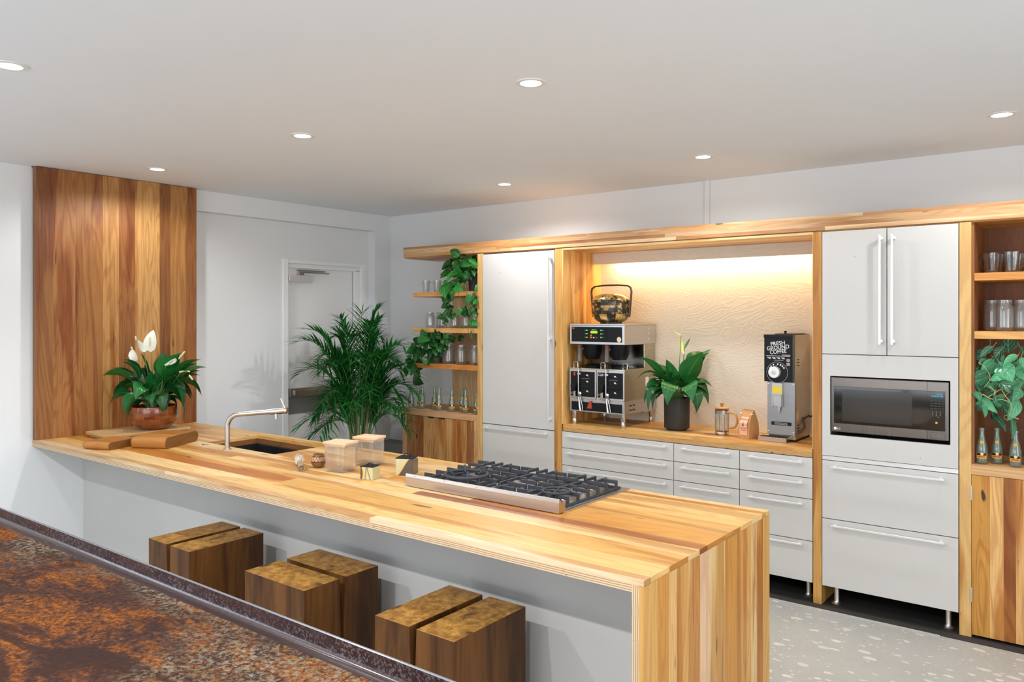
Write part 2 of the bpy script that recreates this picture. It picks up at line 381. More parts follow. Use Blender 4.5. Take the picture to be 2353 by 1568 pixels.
    def build(s, name, mats, parent=None, loc=None, bevel=0, seg=2, label=None, weld=False, kind=None):
        me = bpy.data.meshes.new(name)
        off = Vector(loc) if loc is not None else (Vector(parent['_o']) if parent is not None and '_o' in parent else Vector((0, 0, 0)))
        me.from_pydata([tuple(Vector(v) - off) for v in s.v], [], s.f)
        me.uv_layers.new(name='UVMap'); me.color_attributes.new('Col', 'FLOAT_COLOR', 'CORNER')
        uvs = [x for f in s.uv for q in f for x in q[:2]]; cols = [x for fi, f in enumerate(s.f) for k in f for x in (*s.c[fi][:3], 1.0)]
        me.uv_layers['UVMap'].data.foreach_set('uv', uvs); me.color_attributes['Col'].data.foreach_set('color', cols)
        for p, m, sm in zip(me.polygons, s.mi, s.sm): p.material_index = m; p.use_smooth = sm
        for m in (mats if isinstance(mats, (list, tuple)) else [mats]): me.materials.append(M[m] if isinstance(m, str) else m)
        if bevel or weld or any(s.sm):
            bm = bmesh.new(); bm.from_mesh(me); bmesh.ops.remove_doubles(bm, verts=bm.verts, dist=1e-5); bmesh.ops.recalc_face_normals(bm, faces=bm.faces); bm.to_mesh(me); bm.free()
        if any(s.sm): me.set_sharp_from_angle(angle=math.radians(38))
        o = bpy.data.objects.new(name, me); COL.objects.link(o)
        if bevel:
            b = o.modifiers.new('bevel', 'BEVEL'); b.width = bevel; b.segments = seg; b.limit_method = 'ANGLE'; b.angle_limit = math.radians(40)
        if parent is not None: o.parent = parent; o['_o'] = tuple(off)
        elif loc is not None: o.location = loc
        if label: o['label'] = label
        if kind: o['kind'] = kind
        return o
def thing(name, label, cat, loc=(0, 0, 0), group=None, rz=0):
    o = bpy.data.objects.new(name, None); COL.objects.link(o); o.location = loc; o.rotation_euler = (0, 0, rz)
    o.empty_display_size = .1; o['label'] = label; o['category'] = cat; o['_o'] = tuple(loc)
    if group: o['group'] = group
    return o
def tag(o, label, cat, group=None, kind=None):
    o['label'] = label; o['category'] = cat
    if group: o['group'] = group
    if kind: o['kind'] = kind
    return o
def kids(o): return [c for c in bpy.data.objects if c.parent == o]
def copy_tree(o, parent=None):
    c = o.copy(); COL.objects.link(c); c.parent = parent
    for ch in kids(o): copy_tree(ch, c)
    return c
def text(txt, size, mat, parent, loc, rot, name='lettering', ext=.0004, sx=1.0, shear=0.0, off=0.0):
    cu = bpy.data.curves.new(name, 'FONT'); cu.body = txt; cu.size = size; cu.extrude = ext; cu.align_x = 'CENTER'; cu.align_y = 'CENTER'
    cu.shear = shear; cu.offset = off; cu.space_line = .82
    to = bpy.data.objects.new(name, cu); COL.objects.link(to)
    bpy.context.view_layer.update()
    me = bpy.data.meshes.new_from_object(to.evaluated_get(bpy.context.evaluated_depsgraph_get()))
    bpy.data.objects.remove(to)
    o = bpy.data.objects.new(name, me); COL.objects.link(o)
    me.materials.clear(); me.materials.append(M[mat])
    Rm = Matrix.Translation(Vector(loc) - Vector(parent['_o'])) @ rot.to_4x4() @ Matrix.Diagonal((sx, 1, 1, 1))
    me.transform(Rm); o.parent = parent; o['_o'] = parent['_o']; return o
FRONT = Matrix(((1, 0, 0), (0, 0, -1), (0, 1, 0)))        # letters facing -Y
SIDE = Matrix(((0, 0, 1), (1, 0, 0), (0, 1, 0)))          # letters facing +X
# board tones (linear albedo)
PALE, LIGHT, TAN, GOLD, BROWN, DARK = srgb(223, 189, 134), srgb(218, 176, 110), srgb(208, 158, 86), srgb(198, 140, 60), srgb(166, 106, 42), srgb(134, 80, 36)
MUTED = (srgb(208, 172, 130), srgb(192, 150, 106), srgb(216, 184, 144), srgb(174, 128, 84))
def vary(c, a=.08):
    k = 1 + random.uniform(-a, a); return (c[0] * k, c[1] * k * (1 + random.uniform(-.03, .03)), c[2] * k * (1 + random.uniform(-.06, .06)))
def pick(ws): return vary(random.choices((PALE, LIGHT, TAN, GOLD, BROWN, DARK), ws)[0])
def mulc(c, k): return (c[0] * k, c[1] * k, c[2] * k)
# ================================================================== THE ROOM
XL, YB, XR, YR, YF = -5.48, 5.20, 2.7, -3.6, 4.748
def wallbox(name, boxes, mat='wall'):
    b = MB()
    for q in boxes: b.box(*q)
    return b.build(name, mat, kind='structure')
wallbox('floor', [(XL - .3, XR + .2, YR - .2, YB + .2, -.1, 0)], 'floor')
wallbox('ceiling', [(XL - .3, XR + .2, YR - .2, YB + .2, CEIL, CEIL + .1)], 'ceil')
RX = XL - .085                                             # recessed part of the left wall round the door
DY0, DY1, DZ = 4.045, 4.96, 2.185
wallbox('wall_left', [(XL - .3, XL, YR, -2.7, 0, CEIL), (XL - .3, XL, -2.7, -.1, 0, .5), (XL - .3, XL, -2.7, -.1, 2.4, CEIL), (XL - .3, XL, -.1, 3.2, 0, CEIL),
    (XL - .3, XL, 3.2, YB + .2, 2.508, CEIL), (XL - .3, XL, 5.0, YB + .2, 0, 2.508),
    (XL - .3, RX, 3.2, DY0, 0, 2.508), (XL - .3, RX, DY1, 5.0, 0, 2.508), (XL - .3, RX, DY0, DY1, DZ, 2.508)])
wallbox('wall_back', [(XL - .1, -4.02, YB, YB + .15, 0, CEIL), (-4.02, XR + .2, YB, YB + .15, 2.27, CEIL), (-4.02, XR + .2, YB + .1, YB + .25, 0, 2.27)])
wallbox('wall_right', [(XR, XR + .2, YR, -1.2, 0, CEIL), (XR, XR + .2, 3.2, YB + .2, 0, CEIL), (XR, XR + .2, -1.2, 3.2, 0, .45), (XR, XR + .2, -1.2, 3.2, 2.45, CEIL)])
wallbox('wall_rear', [(XL - .1, -3.8, YR - .2, YR, 0, CEIL), (1.4, XR + .2, YR - .2, YR, 0, CEIL), (-3.8, 1.4, YR - .2, YR, 0, .45), (-3.8, 1.4, YR - .2, YR, 2.45, CEIL)])
def window(name, p, ax, a0, a1, z0, z1, n):
    f = MB(); d = .06
    def bx(u0, u1, w0, w1):
        if ax == 'x': f.box(u0, u1, p - d, p + d, w0, w1)
        else: f.box(p - d, p + d, u0, u1, w0, w1)
    bx(a0, a1, z0, z0 + .06); bx(a0, a1, z1 - .06, z1)
    for k in range(n + 1):
        c = a0 + (a1 - a0) * k / n; bx(max(a0, c - .03), min(a1, c + .03), z0 + .06, z1 - .06)
    o = f.build(name, 'blackm', kind='structure')
    g = MB(); (g.box(a0 + .02, a1 - .02, p - .004, p + .004, z0 + .03, z1 - .03) if ax == 'x' else g.box(p - .004, p + .004, a0 + .02, a1 - .02, z0 + .03, z1 - .03))
    g.build('pane', 'pane', parent=o)
window('assumed_window_1', YR - .1, 'x', -3.8, 1.4, .45, 2.45, 4)  # unseen windows, assumed and added to give the fill lamps a source
window('assumed_window_2', XL - .15, 'y', -2.7, -.1, .5, 2.4, 2)
window('assumed_window_3', XR + .1, 'y', -1.2, 3.2, .45, 2.45, 4)
# door in the recess
LX = XL - .135
b = MB(); b.box(LX - .05, LX, DY0 + .05, DY1 - .12, .01, 2.13); b.box(LX - .05, LX - .045, DY0, DY1, 0, DZ)
door = b.build('door_1', 'door', kind='structure', bevel=.002)
door['_o'] = (0, 0, 0)
b = MB()
b.box(LX - .03, RX + .012, DY0 - .012, DY0 + .04, 0, DZ + .012); b.box(LX - .03, RX - .02, DY1 - .11, DY1 - .05, 0, DZ - .05); b.box(LX - .03, RX + .004, DY1 - .05, DY1, 0, DZ)
b.box(LX - .03, RX + .006, DY0 + .04, DY1 + .006, DZ - .022, DZ + .006); b.box(LX - .03, RX - .02, DY0 + .04, DY1 - .05, DZ - .06, DZ - .022)
b.build('door_frame', 'door', parent=door, bevel=.003)
b = MB(); b.box(LX, LX + .055, DY0 + .055, DY0 + .31, 2.005, 2.062, T=None); cl = b.build('door_closer', 'alu', parent=door, bevel=.004)
b = MB(); b.box(LX + .01, LX + .04, DY0 + .17, DY0 + .22, 2.06, 2.085)
b.box(LX + .02, LX + .035, DY0 + .18, DY0 + .50, 2.085, 2.096); b.box(LX + .04, LX + .055, DY0 + .14, DY0 + .44, 2.098, 2.110)
b.build('closer_arm', 'steel', parent=cl)
b = MB(); b.box(LX, LX + .055, DY0 + .06, DY1 - .13, 1.012, 1.085); b.box(LX + .055, LX + .07, DY0 + .10, DY0 + .42, 1.028, 1.070)
b.build('push_bar', 'steel', parent=door, bevel=.004)
b = MB(); b.box(LX, LX + .006, DY0 + .05, DY1 - .13, .86, 1.008); b.build('bar_plate', 'concrete', parent=door)
# conduit down the back wall, ledge at its foot
b = MB(); b.box(-2.275, -2.24, YB - .018, YB, 2.27, CEIL); b.build('trim_1', 'wall', kind='structure', bevel=.003)
b = MB(); b.box(XL, -4.86, 5.0, YB, 0, .53); b.build('trim_2', 'concrete', kind='structure', bevel=.004)
b = MB(); b.box(-4.85, .55, YF - .005, YB, 0, .003); b.build('toe_kick_shade', 'gap', kind='structure')  # dark sheet: the shade under the cabinets put in as colour
b = MB(); b.box(-3.2, -.72, 4.655, 4.672, 0, .004); b.build('trim_4', 'cream2', kind='structure')
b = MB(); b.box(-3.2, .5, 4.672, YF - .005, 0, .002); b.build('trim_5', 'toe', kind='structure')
# ================================================================== DOWNLIGHTS
def downlight(x, y, label):
    t = thing('recessed_downlight', label, 'ceiling light', (x, y, CEIL), 'recessed downlights in the ceiling')
    b = MB(); b.lathe([(.044, -.004), (.0625, -.0035), (.064, 0)], (x, y, CEIL), 36); b.lathe([(.044, -.0015), (.044, -.004)], (x, y, CEIL), 36)
    b.build('trim_ring', 'white', parent=t)
    b = MB(); b.lathe([(0.0, -.0022), (.0455, -.0018)], (x, y, CEIL), 36)
    b.build('lens', 'lamp', parent=t)
    l = bpy.data.lights.new('downlight_beam', 'SPOT'); l.energy = SPOT_W * (3.2 if y < .5 else 1.7 if x < -3.45 and y > 4 else .6 if y < 2 else 1.0); l.spot_size = math.radians(160); l.spot_blend = .5
    l.shadow_soft_size = .035; l.color = (.975, .985, 1.0)
    o = bpy.data.objects.new('downlight_beam', l); o.location = (0, 0, -.012); o.parent = t; COL.objects.link(o)
names = ['downlight above the planted wooden bowl, nearest the boarded wall panel', 'downlight over the sink end of the island, second from the boarded wall panel',
 'large bright downlight above the hob, at the top centre of the photo', 'downlight out of frame above the right end of the island',
 'small downlight near the back wall in front of the open shelves and tall white fridge', 'downlight near the back wall in front of the lit coffee niche', 'downlight at the right edge, in front of the right-hand open shelves',
 'downlight cut by the left edge of the photo, over the rusty table', 'downlight out of frame above the right half of the rusty table', 'downlight out of frame, beyond the right end of the rusty table',
 'downlight behind the rusty table, furthest left of the unseen row', 'downlight behind the camera, middle of the unseen row', 'downlight behind the camera, furthest right of the unseen row']
for (x, y), lab in zip(LIGHTS, names): downlight(x, y, lab)
# ================================================================== WOODEN WALL PANEL (left)
t = thing('wooden_wall_panel', 'tall panel of vertical brown hickory boards rising from the island to the ceiling', 'wall panel', (XL, 2.6, .9145))
ys = [2.07, 2.17, 2.307, 2.483, 2.591, 2.703, 2.88, 2.961, 3.092, 3.165]
K = .86
tn = [srgb(152, 104, 60), srgb(172, 118, 68), srgb(164, 112, 60), srgb(192, 144, 88), srgb(156, 102, 54), srgb(206, 160, 104), srgb(144, 94, 50), srgb(182, 132, 78), srgb(156, 102, 56)]
b = MB()
for y0, y1, c in zip(ys, ys[1:], tn): b.box(XL + .01, XL + .062, y0, y1, .9145, CEIL - .004, 2, (c[0] * K * 1.03, c[1] * K * .97, c[2] * K * .80))
b.box(XL + .005, XL + .012, 2.075, 3.16, .9145, CEIL - .004, 2, DARK)
b.build('boards', 'wood_panel', parent=t)
b = MB(); b.box(XL + .002, XL + .02, 2.065, 3.168, CEIL - .004, CEIL - .0005); b.build('shadow_line', 'gap', parent=t)
# ================================================================== ISLAND
IX0, IX1, IY0, IY1, IZ = XL + .002, -1.10, 2.07, 3.145, .914
t = thing('kitchen_island', 'long wooden island counter with a plywood edge and a boarded end panel', 'kitchen island', (-3.2, 2.6, 0))
SK = (-4.49, -3.79, 2.691, 3.06)                           # sink cut-out
rc = [2.07, 2.115, 2.24, 2.377, 2.467, 2.532, 2.61, 2.691, 2.83, 2.95, 3.06, 3.10, 3.145]; rows = list(zip(rc, rc[1:]))
rtone = [srgb(222, 194, 158), LIGHT, TAN, PALE, BROWN, GOLD, GOLD, TAN, LIGHT, PALE, GOLD, PALE]
top = MB(); ZT = IZ - .018
random.seed(21)
for (y0, y1), c in zip(rows, rtone):
    x = IX1; first = True
    while x > IX0:
        L = random.uniform(.9, 1.7) if not first else random.uniform(1.0, 2.2)
        nx = max(IX0, x - L)
        if nx - IX0 < .35: nx = IX0
        col = vary(c, .04) if first or y0 < 2.1 else vary(random.choice((GOLD, TAN, GOLD))) if 2.2 < y0 < 2.3 else pick((6, 6, 2, 1, 0, 0))
        segs = [(nx, x)]
        if y0 >= SK[2] - .001 and y1 <= SK[3] + .001: segs = [(a, q) for a, q in ((nx, min(x, SK[0])), (max(nx, SK[1]), x)) if q - a > .001]
        for a, q in segs: top.box(a, q, y0, y1, ZT, IZ, 0, col)
        x = nx; first = False
top.build('worktop', 'wood', parent=t)
b = MB(); pc = srgb(214, 186, 150)
for q in ((IX0, IX1 - .04, IY0, SK[2]), (IX0, SK[0], SK[2], SK[3]), (SK[1], IX1 - .04, SK[2], SK[3]), (IX0, IX1 - .04, SK[3], IY1)): b.box(*q, IZ - .041, ZT, 0, pc)
b.build('plywood_core', 'ply', parent=t, label='striped plywood edge under the boards')
random.seed(5)
ey = [2.07, 2.162, 2.236, 2.292, 2.38, 2.471, 2.554, 2.685, 2.80, 2.941, 3.002, 3.069, 3.145]
ec = [TAN, GOLD, LIGHT, TAN, LIGHT, srgb(222, 186, 142), PALE, GOLD, TAN, PALE, GOLD, TAN]
b = MB()
for y0, y1, c in zip(ey, ey[1:], ec): b.box(IX1 - .016, IX1, y0, y1, 0, ZT - .0008, 2, vary(c, .04))
b.build('end_panel', 'wood', parent=t, label='boarded end panel running down to the floor')
b = MB(); b.box(IX1 - .04, IX1 - .016, IY0, IY1, 0, ZT, 2, pc); b.build('end_core', 'plyx', parent=t)
b = MB(); b.box(IX0, IX1 - .04, 2.385, 2.405, 0, IZ - .041); b.box(IX0, IX1 - .04, 3.09, 3.11, 0, IZ - .041)
b.build('base_panel', 'baseply', parent=t, bevel=.001, label='grey washed plywood front')
# sink
t = thing('sink', 'black composite sink set below the rectangular cut-out in the wooden counter', 'sink', (-4.14, 2.87, .9))
b = MB(); e = .003
ec2 = srgb(140, 92, 46)
b.box(SK[0] - .002, SK[0] + e, SK[2], SK[3], IZ - .052, ZT - .001, 1, ec2); b.box(SK[1] - e, SK[1] + .002, SK[2], SK[3], IZ - .052, ZT - .001, 1, ec2)
b.box(SK[0], SK[1], SK[3] - e, SK[3] + .002, IZ - .052, ZT - .001, 0, ec2); b.box(SK[0], SK[1], SK[2] - .002, SK[2] + e, IZ - .052, ZT - .001, 0, ec2)
b.build('cutout_edge', 'ply', parent=t, label='stained plywood edge of the cut-out')
b = MB(); o = .012; zb = IZ - .26
b.box(SK[0] + o, SK[1] - o, SK[2] + o, SK[3] - o, zb, zb + .01); b.box(SK[0] - .02, SK[0] + o, SK[2] - .02, SK[3] + .02, zb, IZ - .053)
b.box(SK[1] - o, SK[1] + .02, SK[2] - .02, SK[3] + .02, zb, IZ - .053); b.box(SK[0] + o, SK[1] - o, SK[3] - o, SK[3] + .02, zb, IZ - .053); b.box(SK[0] + o, SK[1] - o, SK[2] - .02, SK[2] + o, zb, IZ - .053)
b.build('basin', 'sink', parent=t, bevel=.004)
b = MB(); b.lathe([(0, .003), (.035, .003), (.042, 0)], (-4.14, 2.9, zb + .0105)); b.build('drain', 'chrome', parent=t)
# faucet
fx, fy = -4.157, 2.625
t = thing('kitchen_faucet', 'brushed steel faucet with a bent spout reaching over the sink', 'faucet', (fx, fy, IZ))
b = MB(); b.lathe([(0, 0), (.024, 0), (.024, .005), (.014, .007), (0, .007)], (fx, fy, IZ)); b.build('base_flange', 'steel', parent=t)
def arc(c, r, a0, a1, n, ux, uz=Vector((0, 0, 1))): return [c + ux * r * math.cos(math.radians(a0 + (a1 - a0) * k / n)) + uz * r * math.sin(math.radians(a0 + (a1 - a0) * k / n)) for k in range(n + 1)]
ud = Vector((.85, .53, 0)).normalized(); bse = Vector((fx, fy, IZ))
pth = [bse + Vector((0, 0, .005)), bse + Vector((0, 0, .135))] + arc(bse + ud * .075 + Vector((0, 0, .135)), .075, 180, 93, 10, ud)
end = bse + ud * .27 + Vector((0, 0, .228)); pth.append(end)
b = MB(); b.tube(pth, .0145, 14); b.build('spout', 'steel', parent=t)
dr = (end - pth[-2]).normalized()
b = MB(); b.tube([end - dr * .002, end + dr * .085], .0185, 18); b.tube([end + dr * .03 + Vector((0, 0, -.01)), end + dr * .03 + Vector((0, 0, -.046))], .011, 14)
b.build('spray_head', 'steel', parent=t)
b = MB(); e2 = end + dr * .086; b.tube([e2, e2 + dr * .012 + Vector((0, 0, -.002))], .0185, 18); b.tube([e2 + Vector((0, 0, .012)), e2 - dr * .028 + Vector((0, 0, .072))], [.006, .003], 8)
b.build('lever', 'chrome', parent=t)
b = MB(); b.lathe([(.0, .007), (.010, .0065), (.018, .004), (.020, 0)], (-4.405, 2.632, IZ)); o = b.build('air_switch', 'chrome')
tag(o, 'small round chrome button set in the counter left of the faucet', 'button')
# ================================================================== HOB
hx0, hx1, hy0, hy1 = -2.60, -1.735, 2.56, 3.135
t = thing('gas_cooktop', 'stainless gas hob with black cast-iron grates set on the wooden island', 'gas hob', ((hx0 + hx1) / 2, (hy0 + hy1) / 2, IZ))
b = MB(); b.box(hx0, hx1, hy0 + .03, hy1, IZ, IZ + .005); b.box(hx0 + .02, hx1 - .02, hy0 + .06, hy1 - .04, IZ + .005, IZ + .007)
b.build('tray', 'steel', parent=t, bevel=.002)
b = MB(); b.prism([(hy0, IZ + .003), (hy0 + .055, IZ + .003), (hy0 + .043, IZ + .030), (hy0 + .006, IZ + .060), (hy0 + .002, IZ + .060), (hy0, IZ + .045)], hx0 + .002, hx1 - .002)
fr = b.build('front_rail', 'copper', parent=t, bevel=.001)
for k in range(5):
    b = MB(); b.lathe([(0, -.0025), (.003, -.002), (.004, 0)], (hx0 + .06 + k * .186, hy0 + .0005, IZ + .0525), 10, axis='y'); b.build('rail_screw', 'chrome', parent=fr)
def grate(x0, x1):
    g = MB(); y0, y1 = hy0 + .075, hy1 - .045; zt = IZ + .050; zl = IZ + .018; cw = .0045
    xm = (x0 + x1) / 2
    for x in (x0 + .006, x1 - .006): g.box(x - .005, x + .005, y0, y1, IZ + .008, zl)
    for y in (y0 + .005, y1 - .005): g.box(x0 + .006, x1 - .006, y - .005, y + .005, IZ + .008, zl)
    n = 6
    for k in range(n):
        y = y0 + .03 + (y1 - y0 - .06) * k / (n - 1); L = .085 if k not in (1, 4) else .105
        for s in (0, 1):
            a, q = (x0 + .002, x0 + L) if s == 0 else (x1 - L, x1 - .002)
            tp = [(y - cw, zl - .002), (y + cw, zl - .002), (y + cw * .8, zt), (y - cw * .8, zt)]
            g.box(a, q, y - cw, y + cw, zt - .016, zt)
            g.box((a if s == 0 else q - .012), (a + .012 if s == 0 else q), y - cw, y + cw, IZ + .006, zt - .016)
    g.box(x0 + .085, x1 - .085, (y0 + y1) / 2 - cw, (y0 + y1) / 2 + cw, zt - .016, zt)
    for x in (xm - .055, xm, xm + .055):
        for (a, q) in ((y1 - .085, y1 + .004), (y0 - .0, y0 + .06)):
            g.box(x - cw, x + cw, a, q, zt - .014, zt - .001)
            g.box(x - cw, x + cw, (q - .012 if a > y0 + .1 else a), (q if a > y0 + .1 else a + .012), IZ + .006, zt - .014)
    g.box(xm - cw, xm + cw, y0 + .09, y1 - .12, zt - .014, zt - .002)
    return g.build('grate', 'iron', parent=t, bevel=.0012, seg=1)
gw = (hx1 - hx0 - .04) / 3
for k in range(3): grate(hx0 + .02 + k * gw + .003, hx0 + .02 + (k + 1) * gw - .003)
for k in range(3):
    for j, yb in enumerate((2.745, 2.965)):
        if k == 1 and j == 0: yb = 2.78
        xb = hx0 + .02 + gw * (k + .5); r = .036 if j else .043
        b = MB(); b.lathe([(r + .022, .0075), (r + .012, .016), (r * .8, .018), (r * .8, .026)], (xb, yb, IZ), 30); br = b.build('burner', 'chrome', parent=t)
        b = MB(); b.lathe([(r * .82, .024), (r, .026), (r, .032), (r * .85, .035), (0, .035)], (xb, yb, IZ), 30); b.build('burner_cap', 'iron', parent=br)
def ringo(name, cx, cy, r, z, tr, label, n=40):
    b = MB(); b.tube([(cx + r * math.cos(2 * math.pi * k / n), cy + r * math.sin(2 * math.pi * k / n), z) for k in range(n)], tr, 10, closed=True); return b
b = ringo('w', -2.345, 2.70, .098, IZ + .064, .0075, '')
for k in range(4):
    a = math.radians(45 + 90 * k); c, s = math.cos(a), math.sin(a)
    b.tube([(-2.345 + .092 * c, 2.70 + .092 * s, IZ + .064), (-2.345 + .085 * c, 2.70 + .085 * s, IZ + .088), (-2.345 + .055 * c, 2.70 + .055 * s, IZ + .062)], [.006, .006, .004], 6)
    b.tube([(-2.345 + .098 * c, 2.70 + .098 * s, IZ + .064), (-2.345 + .098 * c, 2.70 + .098 * s, IZ + .0515)], .005, 6)
tag(b.build('wok_ring', 'iron'), 'round cast-iron wok ring with four prongs resting on the left grate of the hob', 'wok ring')
b = ringo('s', -1.845, 2.70, .058, IZ + .0565, .005, '')
for a in (0, 90): 
    c, s = math.cos(math.radians(a + 20)), math.sin(math.radians(a + 20)); b.tube([(-1.845 - .056 * c, 2.70 - .056 * s, IZ + .0565), (-1.845 + .056 * c, 2.70 + .056 * s, IZ + .0565)], .0038, 6)
tag(b.build('pot_reducer_ring', 'iron'), 'small flat cast-iron ring with a cross, lying on the right grate of the hob', 'hob ring')
# ================================================================== WOODEN STOOLS
def stool(x0, x1, y0, y1, along, label, lean=0):
    cx, cy, H = (x0 + x1) / 2, (y0 + y1) / 2, .65
    b = MB(); g = .017; zb = .27
    if along == 'y':       # the split runs front to back, profile in (z, x)
        prof = [(0, x0), (0, x1), (H, x1), (H, cx + g), (zb, cx + .002), (zb, cx - .002), (H, cx - g), (H, x0)]
        prof = [(p[0], p[1]) for p in prof]
        n = len(prof); mis = [1, 1, 0, 1, 1, 1, 0, 1]
        b.prism(prof, y0, y1, 'y', mi=1, mis=[1, 1, 0, 1, 1, 1, 0, 1])
    else:
        prof = [(y0, 0), (y1, 0), (y1, H), (cy + g, H), (cy + .002, zb), (cy - .002, zb), (cy - g, H), (y0, H)]
        b.prism(prof, x0, x1, 'x', mi=1, mis=[1, 1, 0, 1, 1, 1, 0, 1])
    o = b.build('wooden_block_stool', ['st_top', 'st_side'], loc=(cx, cy, 0), bevel=.005, seg=2, weld=True)
    return tag(o, label, 'stool', 'solid wood stools at the island')
stool(-3.62, -3.262, 1.87, 2.255, 'y', 'dark wooden block stool furthest left at the island, split front to back')
stool(-2.84, -2.45, 1.873, 2.255, 'x', 'middle wooden block stool, its split running parallel to the counter')
stool(-2.053, -1.68, 1.873, 2.262, 'y', 'wooden block stool nearest the end panel, widest in view, split front to back')
# ================================================================== RUSTY TABLE
TZ, TY = .914, 1.255
t = thing('rusted_steel_table', 'rusted steel table with a raised mottled rim across the lower left corner', 'table', (-2.4, .75, 0))
TX0, TX1, TY0 = -4.35, -.95, .30
b = MB()
b.prism([(TY0, TZ - .052), (TY - .045, TZ - .052), (TY - .045, TZ - .046), (TY0, TZ - .046)], TX0, TX1)
b.build('top_plate', 'rust', parent=t, label='rusty orange and brown steel plate')
b = MB(); r = .016; c0 = (TY - .008 - r, TZ - .050 + r)
fil = [(c0[0] + r * math.sin(a), c0[1] - r * math.cos(a)) for a in [math.radians(q) for q in (0, 15, 30, 45, 60, 75, 90)]]
prof = [(TY - .048, TZ - .056), (TY, TZ - .056), (TY, TZ - .002), (TY - .002, TZ), (TY - .006, TZ), (TY - .008, TZ - .002)] + list(reversed(fil)) + [(TY - .047, TZ - .050)]
b.prism(prof, TX0, TX1, smooth=True)
b.build('rim', 'rust2', parent=t, label='raised angle-iron rim with mottled grey and brown scale')
b = MB()
for x in (TX0 + .03, TX1 - .09):
    for y in (TY0 + .03, TY - .12): b.box(x, x + .06, y, y + .06, 0, TZ - .056)
b.box(TX0 + .03, TX1 - .03, TY - .11, TY - .07, TZ - .12, TZ - .056); b.build('frame', 'rust2', parent=t)
# ================================================================== BACK WALL JOINERY
YF = 4.748
random.seed(33)
CW = (3, 5, 4, 2, 1, 0)
def face_boards(b, x0, x1, y0, y1, z0, z1, axis, n, ws, jit=.25, lmin=.9, lmax=1.9):
    """boards side by side: axis 'x' = boards run along x and stack in z; 'z' = boards run up and sit side by side in x"""
    a0, a1 = (z0, z1) if axis == 'x' else (x0, x1)
    cuts = [a0 + (a1 - a0) * (k + (random.uniform(-jit, jit) if 0 < k < n else 0)) / n for k in range(n + 1)]
    for c0, c1 in zip(cuts, cuts[1:]):
        if axis == 'x':
            x = x0
            while x < x1:
                L = random.uniform(lmin, lmax); nx = min(x1, x + L)
                if x1 - nx < .3: nx = x1
                b.box(x, nx, y0, y1, c0, c1, 0, vary(random.choice(MUTED)) if ws is CW else pick(ws)); x = nx
        else: b.box(c0, c1, y0, y1, z0, z1, 2, (pick(ws)))
t = thing('wooden_cornice', 'long boarded wooden beam running above all the cabinets and shelves', 'cornice', (-2.2, 4.95, 2.2))
b = MB(); face_boards(b, -4.843, .55, YF, YF + .02, 2.212, 2.30, 'x', 4, CW)
b.build('front_boards', 'wood', parent=t)
b = MB(); face_boards(b, -4.843, .55, YF + .02, YB, 2.212, 2.298, 'x', 1, CW); 
for k in range(5):
    y0 = YF + .02 + k * .0865; b.box(-4.843, .55, y0, y0 + .0865, 2.205, 2.212, 0, pick(CW))
b.build('soffit_boards', 'wood', parent=t)
def post(x0, x1, label, col, zt=2.205, y1=YB):
    b = MB(); b.box(x0, x1, YF, YF + .022, 0, zt, 2, col); b.box(x0, x1, YF + .022, y1, 0, zt, 2, vary(col))
    o = b.build('wooden_post', 'wood', loc=((x0 + x1) / 2, (YF + y1) / 2, 0), bevel=.0015, seg=1)
    return tag(o, label, 'wooden upright', 'uprights between the cabinets')
post(-4.007, -3.956, 'pale wooden upright between the open shelves and the tall white fridge', LIGHT)
post(-3.258, -3.197, 'wooden upright between the tall white fridge and the lit coffee niche', TAN, y1=YB + .09)
post(-1.400, -1.351, 'wooden upright with bold arched grain, right of the coffee grinder', TAN, y1=YB + .09)
post(-.641, -.585, 'wooden upright between the microwave unit and the right-hand shelves', LIGHT)
# ---- handles
def handle(b, x0, x1, z, y=YF - .034, r=.0055):
    b.box(x0, x1, y - r, y + r, z - r, z + r); 
    for x in (x0 + .02, x1 - .02): b.box(x - .008, x + .008, y + r, YF + .002, z - r, z + r)
def vhandle(b, x, z0, z1, y=YF - .034, r=.006, mid=False):
    b.box(x - r, x + r, y - r, y + r, z0, z1)
    for z in [z0 + .02, z1 - .02] + ([(z0 + z1) / 2] if mid else []): b.box(x - r, x + r * 2.2, y + r, YF + .002, z - .008, z + .008)
def front(name, x0, x1, z0, z1, parent, g=.0022, mat='lam'):
    b = MB(); b.box(x0 + g, x1 - g, YF, YF + .019, z0 + g, z1 - g); return b.build(name, mat, parent=parent, bevel=.0012, seg=2)
# ---- fridge
t = thing('panelled_fridge', 'tall white built-in fridge with a long vertical bar handle', 'fridge', (-3.607, 4.95, 0))
b = MB(); b.box(-3.953, -3.261, YF + .021, YB - .01, .10, 2.204); b.build('carcass', 'carc', parent=t)
d = front('door', -3.954, -3.260, .858, 2.198, t)
b = MB(); vhandle(b, -3.295, .925, 2.155, mid=True); b.build('handle', 'alu', parent=d, bevel=.0015)
d = front('freezer_drawer', -3.954, -3.260, .118, .856, t)
b = MB(); handle(b, -3.925, -3.315, .829); b.build('handle', 'alu', parent=d, bevel=.0015)
def leg(x, y, par, name='leg'):
    b = MB(); b.lathe([(0, 0), (.028, 0), (.030, .012), (.018, .022), (.015, .03), (.015, .118)], (x, y, 0), 18); return b.build(name, 'steel', parent=par)
for x in (-3.86, -3.35): leg(x, YF + .08, t)
